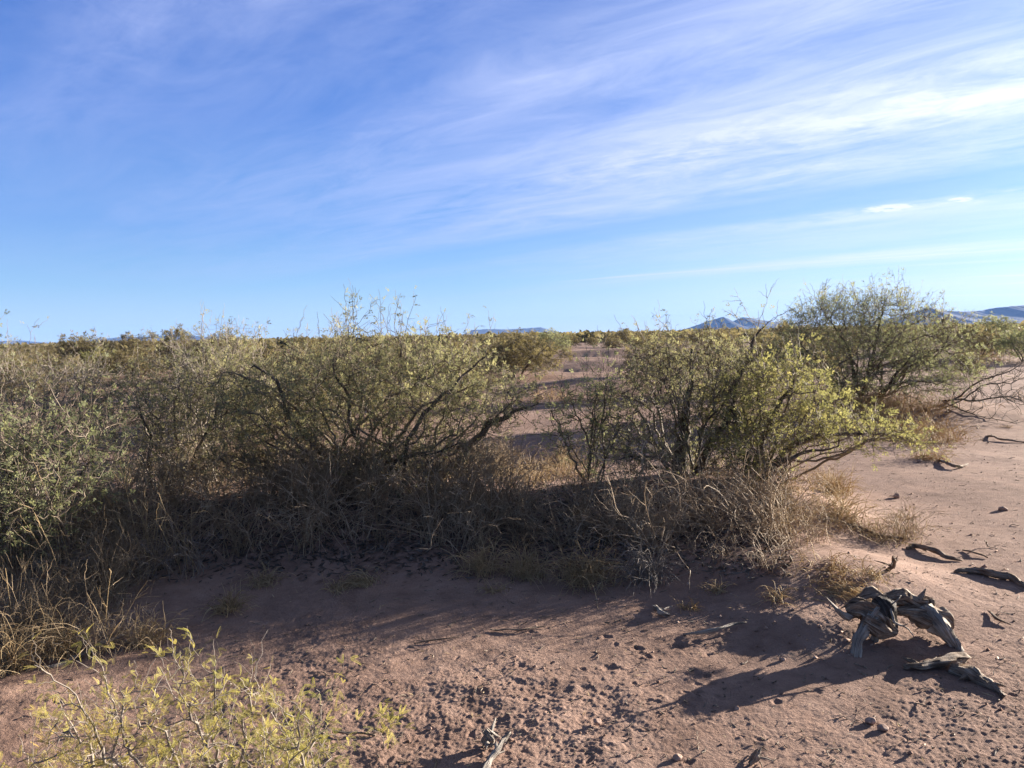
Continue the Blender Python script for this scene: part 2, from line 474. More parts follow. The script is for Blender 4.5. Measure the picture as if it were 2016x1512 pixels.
def ground():
    na, nb = 1150, 60
    a = np.concatenate((np.linspace(-0.86, 0.86, na), np.linspace(0.86, 2 * math.pi - 0.86, nb + 2)[1:-1]))
    r = [0.35]
    while r[-1] < 9500:
        q = r[-1]
        s = 0.10 if q < 1.9 else 0.0022 if q < 5.6 else 0.0042 if q < 14 else 0.0042 + 0.02 * min(1, (q - 14) / 30) if q < 120 else 0.08
        r.append(q * (1 + s))
    r = np.array(r)
    A, Rr = np.meshgrid(a, r)
    x, y = np.sin(A) * Rr, np.cos(A) * Rr
    z = land(x, y) + micro(x, y) + dents(x, y)
    n, k = len(r), len(a)
    V = np.concatenate((np.stack((x, y, z), -1).reshape(-1, 3), [[0, 0, 0.0]]))
    i = np.arange(n - 1)[:, None] * k + np.arange(k)[None]
    j = np.arange(n - 1)[:, None] * k + (np.arange(k)[None] + 1) % k
    F = np.stack((i, i + k, j + k, j), -1).reshape(-1, 4)
    me = make_mesh('ground', V, F, [SOIL], smooth=True)
    tag(link('ground', me), kind='structure')


ground()


def mountains(name, D, profile, depth, seed, cap=1.0):
    """a range D metres away whose skyline passes the photo pixels in profile"""
    pts = np.array([px3(u, v, D) for u, v in profile])
    nx, ny = 260, 46
    xs = np.linspace(pts[0, 0], pts[-1, 0], nx)
    top = np.interp(xs, pts[:, 0], pts[:, 2])
    top = top + 0.03 * np.maximum(top, 5) * fbm(xs / (D * 0.006), xs * 0 + seed, 4, seed)
    t = np.linspace(-1, 1, ny)
    X, T = np.meshgrid(xs, t)
    ridge = 1 - np.abs(T) ** 0.9
    gul = 1 - 0.16 * (1 - ridge) * (1 - 2 * np.abs(pn(X / (D * 0.012) + T * 1.3, T * 2 + 7, seed + 5)))
    Z = top[None] * np.clip(ridge * gul, 0, 1) - 2.0
    Yv = D + T * depth + 0.25 * depth * fbm(X / (D * 0.05), X * 0 + 3, 2, seed + 2)
    V = np.stack((X, Yv, Z), -1).reshape(-1, 3)
    i = np.arange(ny - 1)[:, None] * nx + np.arange(nx - 1)[None]
    F = np.stack((i, i + 1, i + 1 + nx, i + nx), -1).reshape(-1, 4)
    tag(link(name, make_mesh(name, V, F, [MOUNTAIN], smooth=True)), kind='structure')


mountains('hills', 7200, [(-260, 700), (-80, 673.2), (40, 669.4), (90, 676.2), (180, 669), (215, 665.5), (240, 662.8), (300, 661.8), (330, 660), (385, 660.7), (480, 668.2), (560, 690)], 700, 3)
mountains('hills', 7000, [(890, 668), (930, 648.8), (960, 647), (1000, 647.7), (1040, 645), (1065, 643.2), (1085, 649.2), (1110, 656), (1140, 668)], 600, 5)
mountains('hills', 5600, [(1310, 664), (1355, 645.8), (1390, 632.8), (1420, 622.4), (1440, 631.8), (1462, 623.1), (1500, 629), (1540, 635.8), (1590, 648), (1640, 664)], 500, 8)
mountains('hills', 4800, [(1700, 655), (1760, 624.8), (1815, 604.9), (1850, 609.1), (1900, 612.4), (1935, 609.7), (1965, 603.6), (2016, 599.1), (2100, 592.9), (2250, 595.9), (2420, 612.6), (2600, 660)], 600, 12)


# ------------------------------------------------------------------ growing things
def colonize(starts, attr, step, kill, rng, iters=110, jit=0.35, up=0.0):
    """space colonization: starts = [(pos, parent)], returns P, parent"""
    P = [np.asarray(s[0], dtype=float) for s in starts]
    par = [s[1] for s in starts]
    nch = [0] * len(P)
    for p in par:
        if p >= 0:
            nch[p] += 1
    A = attr.copy()
    near = np.zeros(len(A), dtype=int)
    dist = np.full(len(A), 1e9)

    def upd(lo):
        N = np.array(P[lo:])
        d = np.linalg.norm(A[:, None, :] - N[None], axis=-1)
        i = d.argmin(1)
        dm = d[np.arange(len(A)), i]
        s = dm < dist
        near[s] = i[s] + lo
        dist[s] = dm[s]
    upd(0)
    for _ in range(iters):
        alive = dist > kill
        A, near, dist = A[alive], near[alive], dist[alive]
        if len(A) == 0:
            break
        PP = np.array(P)
        u, inv = np.unique(near, return_inverse=True)
        S = np.zeros((len(u), 3))
        np.add.at(S, inv, norm(A - PP[near]))
        D = norm(S) + rng.normal(size=S.shape) * jit
        D[:, 2] += up
        lo = len(P)
        for q, d in zip(u, norm(D)):
            if nch[q] >= 4:
                continue
            nch[q] += 1
            P.append(PP[q] + d * step)
            par.append(int(q))
            nch.append(0)
        if len(P) == lo:
            break
        upd(lo)
    return np.array(P), np.array(par)


def radii(P, par, rtip, e):
    n = len(P)
    acc = np.zeros(n)
    R = np.zeros(n)
    kids = [[] for _ in range(n)]
    for i in range(n - 1, -1, -1):
        R[i] = max(rtip, acc[i] ** (1 / e)) if acc[i] > 0 else rtip
        if par[i] >= 0:
            acc[par[i]] += R[i] ** e
            kids[par[i]].append(i)
    return R, kids


def chains(P, par, R, kids):
    out, stack = [], [(i, -1) for i in range(len(P)) if par[i] < 0]
    while stack:
        i, p = stack.pop()
        ch = [p] if p >= 0 else []
        while True:
            ch.append(i)
            if not kids[i]:
                break
            ks = sorted(kids[i], key=lambda q: -R[q])
            for q in ks[1:]:
                stack.append((q, i))
            i = ks[0]
        if len(ch) > 1:
            out.append(ch)
    return out


def chain_tubes(chs, P, R, sides, rstart=True):
    by = {}
    for c in chs:
        by.setdefault(len(c), []).append(c)
    parts = []
    for n, cs in by.items():
        idx = np.array(cs)
        Rr = R[idx].copy()
        Rr[:, 0] = np.minimum(Rr[:, 0], Rr[:, 1] * 1.25)
        Rr[:, -1] *= 0.5
        parts.append(tubes(P[idx], Rr, sides))
    return join(parts)


def leaf_template(pairs, L, ll, lw, fork, petiole, droop, along=0.62):
    V, F = [], []
    for sgn in (-1, 1):
        d = np.array((math.cos(fork), sgn * math.sin(fork), 0.0))
        s = np.array((-d[1], d[0], 0.0))
        for q in range(pairs):
            t = (q + 0.6) / pairs
            c = np.array((petiole, 0, 0)) + d * L * t + np.array((0, 0, -droop * L * t * t))
            for sd in (-1, 1):
                dr = d * along + s * sd * math.sqrt(1 - along * along) + np.array((0, 0, 0.12))
                sz = ll * (1.0 - 0.35 * abs(t - 0.45) * 2)
                w = np.cross(dr, (0, 0, 1.0))
                w /= np.linalg.norm(w)
                b = len(V)
                m = c + dr * sz * 0.5
                V += [c, m + w * lw * 0.5 + np.array((0, 0, .08 * lw)), c + dr * sz, m - w * lw * 0.5]
                F.append((b, b + 1, b + 2, b + 3))
    return np.array(V), np.array(F)


LEAF_FINE = leaf_template(11, 0.078, 0.017, 0.0046, math.radians(24), 0.016, 0.25)
LEAF_MID = leaf_template(2, 0.052, 0.036, 0.0062, math.radians(15), 0.008, 0.25, 0.975)
LEAF_COARSE = leaf_template(2, 0.09, 0.06, 0.018, math.radians(25), 0.01, 0.2, 0.9)


def place_leaves(tmpl, pos, fwd, rng, smin, smax):
    V0, F0 = tmpl
    N = len(pos)
    f = norm(fwd)
    r = norm(rng.normal(size=(N, 3)) * 0.6 + np.array((0, 0, 1.0)))
    s = norm(np.cross(r, f))
    u = np.cross(f, s)
    sc = rng.uniform(smin, smax, N)
    V = pos[:, None, :] + sc[:, None, None] * (V0[None, :, 0:1] * f[:, None] + V0[None, :, 1:2] * s[:, None] + V0[None, :, 2:3] * u[:, None])
    F = (F0[None] + (np.arange(N) * len(V0))[:, None, None]).reshape(-1, 4)
    return V.reshape(-1, 3), F


def zigzag(base, dr, length, npts, rng, zig=0.28, grav=0.0, upb=0.1):
    """N twigs as zigzag centre lines"""
    N = len(base)
    P = np.empty((N, npts, 3))
    P[:, 0] = base
    d = norm(dr)
    side = norm(np.cross(d, rng.normal(size=(N, 3))))
    st = length / (npts - 1)
    for i in range(1, npts):
        d = norm(d + rng.normal(size=(N, 3)) * 0.10 + np.array((0, 0, upb * 0.25 - grav)))
        P[:, i] = P[:, i - 1] + st[:, None] * norm(d + side * zig * (1 if i % 2 else -1))
    return P


def ellipsoid_pts(lobes, n, rng, shell=0.35):
    """n points filling the lobes (cx,cy,cz,rx,ry,rz), denser near the outside"""
    vol = np.array([l[3] * l[4] * l[5] for l in lobes])
    cnt = np.maximum(6, (n * vol / vol.sum())).astype(int)
    out = []
    for l, c in zip(lobes, cnt):
        d = norm(rng.normal(size=(c, 3)))
        r = rng.random(c) ** shell
        out.append(np.array(l[:3]) + d * r[:, None] * np.array(l[3:6]))
    return np.concatenate(out)


def bush_geometry(bases, limbs, lobes, rng, n_attr, kill, step, rtip=0.0034, e=2.2, floor=None, twigs=1.6, twig_len=(0.08, 0.24),
                  leafp=0.6, leaf=LEAF_MID, lscale=(0.55, 1.05), whips=0, whip_len=(0.3, 0.6), twig_r=0.0023, thick=0.016, whip_leaf=0.35, grav=0.0, limb_r=None):
    starts, rmin = [], []
    for b in bases:
        starts.append((np.array(b, dtype=float), -1))
        rmin.append(0.0)
    for ln, li in enumerate(limbs):                                   # hand-laid limbs: list of points, first one a base
        prev = len(starts)
        pts = [np.array(p, dtype=float) for p in li]
        starts.append((pts[0], -1))
        r0 = (limb_r or {}).get(ln, 0.0)
        rmin.append(r0)
        for sg, (a, b) in enumerate(zip(pts[:-1], pts[1:])):
            m = max(2, int(np.linalg.norm(b - a) / step))
            off = rng.normal(size=3) * 0.05 * np.linalg.norm(b - a)
            for q in range(1, m + 1):
                t = q / m
                w = math.sin(math.pi * t)
                starts.append((a + (b - a) * t + off * w + rng.normal(size=3) * 0.008, prev))
                prev = len(starts) - 1
                rmin.append(r0 * (1 - 0.8 * (sg + t) / (len(pts) - 1)))
    A = ellipsoid_pts(lobes, n_attr, rng)
    if floor is not None:
        A = A[A[:, 2] > floor + 0.06]
    P, par = colonize(starts, A, step, kill, rng)
    P = P + rng.normal(size=P.shape) * step * 0.10 * (np.arange(len(P)) >= len(starts))[:, None]
    R, kids = radii(P, par, rtip, e)
    R[:len(rmin)] = np.maximum(R[:len(rmin)], rmin)
    chs = chains(P, par, R, kids)
    big = [c for c in chs if R[c[1]] > thick]
    small = [c for c in chs if R[c[1]] <= thick]
    trunk = chain_tubes(big, P, R, 8)
    branch = chain_tubes(small, P, R, 4)
    # twigs on thin nodes
    has = (par >= 0) & (R < rtip * 2.6)
    idx = np.nonzero(has)[0]
    idx = np.concatenate((idx[rng.random(len(idx)) < min(1, twigs)], idx[rng.random(len(idx)) < max(0, twigs - 1)]))
    ctr = np.array([np.mean([l[0] for l in lobes]), np.mean([l[1] for l in lobes]), np.min([l[2] for l in lobes]) - 0.3])
    bd = norm(P[idx] - P[par[idx]])
    outw = norm(P[idx] - ctr)
    dr = bd * 0.6 + outw * 0.35 + rng.normal(size=bd.shape) * 0.55 + np.array((0, 0, 0.12))
    npt = 7
    tl = rng.uniform(*twig_len, len(idx))
    tw = zigzag(P[idx], dr, tl, npt, rng, grav=grav)
    tr = np.linspace(1, 0.45, npt)[None] * twig_r * rng.uniform(0.75, 1.3, len(idx))[:, None]
    parts = [branch, tubes(tw, tr, 3)]
    tw_all = [(tw, leafp)]
    if whips:
        top = np.argsort(-P[:, 2] + rng.normal(size=len(P)) * 0.12 + (R > rtip * 3) * 9)[:max(whips * 2, 4)]
        wi = rng.choice(top, whips)
        wl = rng.uniform(*whip_len, whips)
        wp = zigzag(P[wi], np.array((0, 0, 1.0)) + rng.normal(size=(whips, 3)) * 0.42, wl, 11, rng, zig=0.3)
        parts.append(tubes(wp, np.linspace(1.25, 0.5, 11)[None] * twig_r * np.ones((whips, 1)) * 1.15, 3))
        tw_all.append((wp[:, :9], whip_leaf))
        # little side sprigs on the whips
        q = np.repeat(np.arange(whips), 4)
        w = rng.integers(2, 9, len(q))
        sp = zigzag(wp[q, w], norm(wp[q, w] - wp[q, w - 1]) + rng.normal(size=(len(q), 3)) * 0.7, rng.uniform(0.06, 0.2, len(q)), 5, rng)
        parts.append(tubes(sp, np.linspace(1, 0.5, 5)[None] * twig_r * 0.85 * np.ones((len(q), 1)), 3))
        tw_all.append((sp, whip_leaf))
    pos, fw = [], []
    for tw_, p_ in tw_all:
        n_ = tw_.shape[1]
        for i in range(1, n_):
            s = rng.random(len(tw_)) < p_
            d = norm(tw_[s, i] - tw_[s, i - 1])
            pos.append(tw_[s, i])
            fw.append(d * 0.5 + rng.normal(size=d.shape) * 0.6 + np.array((0, 0, -0.05)))
    pos, fw = np.concatenate(pos), np.concatenate(fw)
    LV, LF = place_leaves(leaf, pos, fw, rng, *lscale)
    per = len(leaf[1])
    # colour varies by clump as well as by leaf
    cl = 0.5 + 0.55 * fbm(pos[:, 0] * 2.1 + pos[:, 1], pos[:, 2] * 2.1 + 0.7 * pos[:, 1], 2, 5)
    rnd = np.clip(cl * 0.65 + rng.random(len(pos)) * 0.4 - 0.03, 0, 1)
    return trunk, join(parts), (LV, LF, np.repeat(rnd, per))


def stem_part(name, VF, mat, parent, rng, sm=True):
    V, F = VF
    if len(F) == 0:
        return None
    rnd = np.clip(0.5 + 0.9 * pn(V[F[:, 0], 0] * 6, V[F[:, 0], 2] * 6, 3) + rng.normal(size=len(F)) * 0.06, 0, 1)
    return link(name, make_mesh(name, V, F, [mat], {'rnd': ('FACE', 'FLOAT', rnd)}, smooth=sm), parent)


def auto_limbs(base, lobes, K, spread, rng):
    """many slender stems fanning up from the foot of the bush into its crown"""
    w = np.array([l[3] * l[4] * l[5] for l in lobes]) ** 0.6
    out = []
    for _ in range(K):
        l = lobes[rng.choice(len(lobes), p=w / w.sum())]
        d = norm(rng.normal(size=3) + np.array((0, 0, 0.5)))
        tip = np.array(l[:3]) + d * np.array(l[3:6]) * rng.uniform(0.2, 0.85)
        x, y = base[0] + rng.normal() * spread + 0.12 * (tip[0] - base[0]), base[1] + rng.normal() * 0.14
        b = np.array((x, y, float(land(x, y)) - 0.04))
        v = tip - b
        L = np.linalg.norm(v)
        m1 = b + v * 0.33 + np.array((0, 0, 0.05 * L)) + rng.normal(size=3) * 0.04 * L
        m2 = b + v * 0.68 + np.array((0, 0, 0.05 * L)) + rng.normal(size=3) * 0.04 * L
        out.append([b, m1, m2, tip])
    return out


def mesquite(label, base, limbs, lobes_px, seed, leafmat, group=None, barkm=BARK, twigm=TWIG, name='mesquite_bush', cat='bush', K=16, spread=0.14, **kw):
    rng = np.random.default_rng(seed)
    lobes = []
    for u, v, Y, ru, rv, ry in lobes_px:
        c = px3(u, v, Y)
        lobes.append((c[0], c[1], c[2], ru / FPX * Y, ry, rv / FPX * Y))
    tr, tw, lf = bush_geometry([], limbs + auto_limbs(base, lobes, K, spread, rng), lobes, rng, floor=float(base[2]), **kw)
    o = thing(name, base, label, cat, group)
    off = np.array(base, dtype=float)
    stem_part('trunk', (tr[0] - off, tr[1]), barkm, o, rng)
    stem_part('twigs', (tw[0] - off, tw[1]), twigm, o, rng)
    if len(lf[1]):
        link('foliage', make_mesh('foliage', lf[0] - off, lf[1], [leafmat], {'rnd': ('FACE', 'FLOAT', lf[2])}), o)
    return o


def limb(*pts):
    """limb points given as (u, v, Y); the first one sits on the ground"""
    out = []
    for i, (u, v, Y) in enumerate(pts):
        p = px3(u, v, Y)
        if i == 0:
            p[2] = float(land(p[0], p[1])) - 0.04
        out.append(p)
    return out


def on_land(x, y, dz=-0.02):
    return np.array((x, y, float(land(x, y)) + dz))


# --- the row of mesquites across the middle of the picture
mesquite('wide olive mesquite left of the sandy gap, black forked limbs over dry grass', on_land(-1.1, 6.55),
         [limb((700, 985, 6.6), (650, 900, 6.6), (560, 800, 6.5), (500, 720, 6.5)),
          limb((715, 985, 6.5), (720, 900, 6.5), (690, 780, 6.6), (660, 680, 6.7)),
          limb((720, 985, 6.45), (780, 905, 6.4), (900, 870, 6.3)),
          limb((790, 980, 6.4), (800, 880, 6.4), (880, 770, 6.4), (960, 700, 6.5)),
          limb((865, 960, 6.7), (905, 900, 6.7), (975, 825, 6.7), (1000, 820, 6.6), (1030, 800, 6.6)),
          limb((690, 985, 6.7), (600, 900, 6.7), (500, 860, 6.6)),
          limb((780, 985, 6.9), (770, 860, 7.1), (790, 740, 7.3), (780, 660, 7.3))],
         [(545, 820, 6.7, 125, 94.5, 0.75), (690, 775, 6.7, 170, 89.5, 0.85), (850, 770, 6.7, 160, 84.5, 0.75), (965, 800, 6.6, 95, 69.5, 0.5),
          (740, 710, 7, 200, 37.5, 0.6), (600, 875, 6.5, 130, 65, 0.5), (860, 860, 6.5, 120, 60, 0.45), (720, 900, 6.4, 130, 60, 0.4), (600, 930, 6.5, 110, 40, 0.4), (840, 920, 6.4, 90, 35, 0.35), (480, 770, 7, 90, 59.5, 0.5), (480, 890, 6.7, 100, 60, 0.45)],
         101, LEAF_OLIVE, limb_r={0: 0.045, 1: 0.03, 2: 0.026, 3: 0.03, 4: 0.048, 5: 0.028, 6: 0.032}, K=42, spread=0.42, n_attr=2900, kill=0.095, step=0.062, whips=80, leafp=0.52, twigs=2)
mesquite('sparse twiggy mesquite with thin dark stems between the leafy green and the widest bush', on_land(-3.2, 7.2),
         [limb((300, 975, 7.0), (300, 870, 7.0), (270, 760, 7.0)), limb((330, 975, 7.1), (350, 860, 7.1), (360, 750, 7.1)),
          limb((370, 970, 6.9), (400, 870, 6.9), (440, 770, 6.9)), limb((350, 975, 7.3), (420, 800, 7.6), (450, 700, 7.6)),
          limb((320, 975, 6.9), (280, 900, 6.8), (220, 850, 6.7))],
         [(330, 838, 7.1, 135, 103.7, 0.7), (430, 790, 7.3, 125, 79.5, 0.7), (260, 800, 7.2, 115, 69.5, 0.6), (420, 720, 7.7, 130, 29.5, 0.5), (340, 900, 6.9, 100, 60, 0.4)],
         102, LEAF_OLIVE, limb_r={0: 0.02, 1: 0.022, 2: 0.02}, K=34, spread=0.25, twigm=GREYTWIG, n_attr=1900, kill=0.095, step=0.06, whips=55, leafp=0.28, twigs=2)
mesquite('leafy grey green mesquite at the left edge drooping to the shaded ground', on_land(-3.3, 5.0),
         [limb((20, 1090, 4.95), (40, 980, 4.95), (60, 880, 4.95)), limb((60, 1085, 5.0), (110, 980, 4.95), (150, 880, 4.95)),
          limb((-60, 1085, 4.95), (-120, 950, 4.95), (-150, 860, 4.95))],
         [(60, 890, 4.9, 130, 85, 0.5), (120, 960, 4.75, 110, 80, 0.4), (10, 1000, 4.7, 120, 90, 0.4), (-140, 930, 4.9, 130, 120, 0.5), (180, 860, 5.1, 75, 60, 0.4)],
         103, LEAF_GREY, K=22, spread=0.2, n_attr=1900, kill=0.085, step=0.055, whips=14, leafp=0.62, lscale=(0.4, 0.8), twigs=1.6, grav=0.03)
mesquite('mostly bare grey mesquite behind the leafy green bush at the left edge', on_land(-4.6, 7.0),
         [limb((60, 985, 7.0), (50, 870, 7.0), (40, 760, 7.0)), limb((110, 985, 7.0), (150, 850, 7.0), (170, 740, 7.0)),
          limb((0, 985, 7.0), (-60, 860, 7.0), (-120, 740, 7.0))],
         [(60, 820, 7, 135, 84.5, 0.6), (170, 790, 7.1, 105, 69.5, 0.6), (-90, 770, 7.0, 130, 90, 0.6), (110, 740, 7.4, 130, 29.5, 0.5)],
         104, LEAF_OLIVE, K=34, spread=0.3, twigm=GREYTWIG, n_attr=2000, kill=0.095, step=0.06, whips=55, leafp=0.13, twigs=1.9, whip_leaf=0.3)
mesquite('upright mesquite with thick dark trunk right of the sandy gap', on_land(1.6, 7.1),
         [limb((1345, 960, 7.0), (1350, 850, 7.0), (1355, 770, 7.0), (1360, 690, 7.0)),
          limb((1365, 960, 6.9), (1400, 870, 6.9), (1440, 790, 6.9), (1480, 710, 6.9), (1505, 640, 6.9)),
          limb((1340, 960, 7.1), (1290, 880, 7.1), (1250, 800, 7.1)), limb((1370, 955, 7.2), (1385, 830, 7.3), (1400, 700, 7.4)),
          limb((1350, 955, 6.9), (1300, 905, 6.6), (1215, 905, 6.4))],
         [(1300, 770, 7, 90, 74.5, 0.55), (1400, 750, 7.1, 110, 69.5, 0.6), (1250, 838, 6.9, 90, 78.7, 0.45), (1360, 700, 7.2, 130, 22, 0.45),
          (1240, 900, 6.5, 80, 45, 0.35), (1370, 830, 6.7, 90, 70, 0.4), (1420, 905, 6.7, 90, 48, 0.35), (1310, 925, 6.7, 90, 38, 0.35)],
         105, LEAF_OLIVE, limb_r={0: 0.062, 1: 0.04, 2: 0.028, 3: 0.032, 4: 0.022}, K=28, spread=0.12, n_attr=2100, kill=0.095, step=0.06, whips=40, leafp=0.32, twigs=1.9)
mesquite('small thin mesquite sapling standing in the sandy gap', on_land(0.75, 6.8),
         [limb((1165, 975, 6.8), (1165, 890, 6.8), (1130, 800, 6.8)), limb((1175, 975, 6.8), (1200, 890, 6.8), (1215, 810, 6.8)),
          limb((1160, 975, 6.8), (1120, 880, 6.7), (1090, 820, 6.7))],
         [(1140, 818, 6.8, 60, 63.7, 0.3), (1110, 850, 6.7, 55, 55, 0.3), (1200, 830, 6.9, 50, 60, 0.3), (1180, 778, 6.9, 50, 33.7, 0.3)],
         106, LEAF_GREY, K=7, spread=0.06, n_attr=560, kill=0.09, step=0.055, whips=14, leafp=0.42, twigs=1.5, thick=0.011)
mesquite('bright yellow green mesquite with long low branches spreading right over bare sand', on_land(2.1, 6.8),
         [limb((1480, 968, 6.8), (1470, 900, 6.8), (1450, 830, 6.8), (1440, 770, 6.8)),
          limb((1490, 968, 6.8), (1540, 890, 6.7), (1620, 860, 6.6), (1720, 850, 6.6), (1800, 870, 6.6)),
          limb((1475, 968, 6.9), (1510, 850, 6.9), (1560, 760, 7.0), (1590, 700, 7.0)),
          limb((1485, 968, 6.7), (1560, 900, 6.4), (1650, 880, 6.3))],
         [(1560, 835, 6.7, 130, 60, 0.55), (1680, 845, 6.6, 110, 42, 0.5), (1540, 760, 6.9, 90, 49.5, 0.5), (1460, 808, 6.8, 70, 73.7, 0.45),
          (1770, 865, 6.6, 60, 28, 0.35), (1450, 880, 6.5, 60, 50, 0.3), (1600, 788, 6.9, 80, 43.7, 0.45)],
         107, LEAF_LIME, limb_r={0: 0.045, 1: 0.034, 2: 0.036, 3: 0.028}, K=20, spread=0.1, n_attr=1900, kill=0.09, step=0.058, whips=22, leafp=0.5, twigs=1.7)
mesquite('tallest round mesquite rising above the skyline at the right', on_land(6.5, 14.3),
         [limb((1690, 800, 14.2), (1680, 720, 14.2), (1640, 640, 14.2)), limb((1700, 800, 14.2), (1720, 700, 14.2), (1740, 600, 14.2)),
          limb((1720, 800, 14.0), (1780, 730, 13.8), (1860, 680, 13.6)), limb((1680, 800, 14.0), (1620, 740, 13.8), (1570, 690, 13.6)),
          limb((1710, 800, 13.8), (1760, 740, 13.4), (1800, 690, 13.0))],
         [(1640, 650, 14.2, 90, 60, 1.0), (1740, 625, 14.2, 75, 42, 0.9), (1800, 670, 14.0, 95, 60, 1.0), (1860, 715, 13.6, 75, 50, 0.8), (1580, 690, 13.8, 65, 48, 0.7), (1545, 730, 13.8, 45, 35, 0.6),
          (1720, 720, 13.4, 110, 70, 0.9), (1800, 755, 13.2, 90, 38, 0.6), (1640, 760, 13.4, 70, 35, 0.6)],
         108, LEAF_GREEN, limb_r={0: 0.05, 1: 0.05, 2: 0.05, 3: 0.045, 4: 0.04}, K=34, spread=0.3, n_attr=3300, kill=0.14, step=0.095, whips=90, leafp=0.56, twigs=1.7, twig_len=(0.2, 0.5), whip_len=(0.35, 0.8),
         lscale=(0.8, 1.4), twig_r=0.0032, rtip=0.0045, thick=0.03, whip_leaf=0.25)

# --- dead branches sprawling on the sand to the right of the tallest bush
rng = np.random.default_rng(201)
dead = []
for a, b, c, d in (((1850, 800, 14.0), (1900, 770, 13.6), (1960, 740, 13.2), (2010, 715, 13.0)), ((1850, 800, 14.0), (1920, 790, 13.2), (1990, 780, 12.8), (2030, 800, 12.4)),
                   ((1850, 800, 13.8), (1890, 815, 13.0), (1950, 835, 12.4), (2000, 850, 12.0)), ((1870, 800, 13.6), (1930, 760, 13.4), (1990, 755, 13.4), (2040, 735, 13.4))):
    q = [px3(*p) for p in (a, b, c, d)]
    q[0][2] = float(land(q[0][0], q[0][1])) - 0.03
    for p in q[1:]:
        p[2] = max(p[2], float(land(p[0], p[1])) + 0.03)
    dead.append(q)
lob = [tuple(px3(1950, 770, 13.2)) + (0.75, 0.6, 0.35), tuple(px3(1990, 800, 12.8)) + (0.6, 0.5, 0.25)]
tr, tw, lf = bush_geometry([], dead, lob, rng, 260, 0.14, 0.09, rtip=0.005, twigs=1.2, twig_len=(0.2, 0.5), leafp=0.0, twig_r=0.0035, thick=0.02, floor=float(land(7.6, 13)))
o = thing('dead_bush', on_land(7.4, 13.6), 'leafless dead grey bush sprawling on the sand beside the tallest bush', 'bush')
off = np.array(o.location)
stem_part('branches', (tr[0] - off, tr[1]), BARK, o, rng)
stem_part('twigs', (tw[0] - off, tw[1]), BARK, o, rng)


# ------------------------------------------------------------------ dry grass and weeds
def stems(xy, L, rng, n=7, lean=0.35, grav=0.05, curl=0.16, r=0.0017, sub=0, leanv=(0, 0, 0)):
    N = len(xy)
    b = np.stack((xy[:, 0], xy[:, 1], land(xy[:, 0], xy[:, 1]) - 0.01), -1)
    d = norm(np.concatenate((rng.normal(size=(N, 2)) * lean, np.ones((N, 1))), 1) + np.array(leanv))
    P = np.empty((N, n, 3))
    P[:, 0] = b
    ll = L * rng.uniform(0.55, 1.15, N)
    bend = rng.normal(size=(N, 3)) * curl * 0.6
    for i in range(1, n):
        d = norm(d + bend + rng.normal(size=(N, 3)) * curl + np.array((0, 0, -grav * i)))
        P[:, i] = P[:, i - 1] + d * (ll / (n - 1))[:, None]
    P[:, 1:, 2] = np.maximum(P[:, 1:, 2], land(P[:, 1:, 0], P[:, 1:, 1]) + 0.006)
    R = np.linspace(1.0, 0.4, n)[None] * r * rng.uniform(0.6, 1.4, N)[:, None]
    parts = [tubes(P, R, 3)]
    if sub:
        q = np.repeat(np.arange(N), sub)
        w = rng.integers(2, n, len(q))
        sd = norm(P[q, w] - P[q, w - 1]) + rng.normal(size=(len(q), 3)) * 0.65
        S = zigzag(P[q, w], sd, rng.uniform(0.2, 0.45, len(q)) * ll[q] * 0.6, 5, rng, zig=0.15, grav=0.03)
        S[:, :, 2] = np.maximum(S[:, :, 2], land(S[:, :, 0], S[:, :, 1]) + 0.004)
        parts.append(tubes(S, np.linspace(0.8, 0.35, 5)[None] * r * np.ones((len(q), 1)), 3))
    return join(parts)


def patch(u0, u1, v0, v1, n, rng, clump=0.0):
    """n ground points inside a photo rectangle, gathered into clumps"""
    m = max(6, n // 22) if clump else n
    c = gpv(rng.uniform(u0, u1, m), rng.uniform(v0, v1, m))[:, :2]
    if clump:
        c = c[rng.integers(0, len(c), n)] + rng.normal(size=(n, 2)) * clump
    return c


def grass_stuff(name, mat, pieces, label, seed):
    rng = np.random.default_rng(seed)
    parts = [stems(patch(*p[:4], p[4], rng, p[5]), p[6], rng, **p[7]) for p in pieces]
    V, F = join(parts)
    rnd = np.clip(0.5 + 1.0 * pn(V[F[:, 0], 0] * 9, V[F[:, 0], 1] * 9, 4) + rng.normal(size=len(F)) * 0.12, 0, 1)
    tag(link(name, make_mesh(name, V, F, [mat], {'rnd': ('FACE', 'FLOAT', rnd)}, smooth=True)), label, 'grass', kind='stuff')


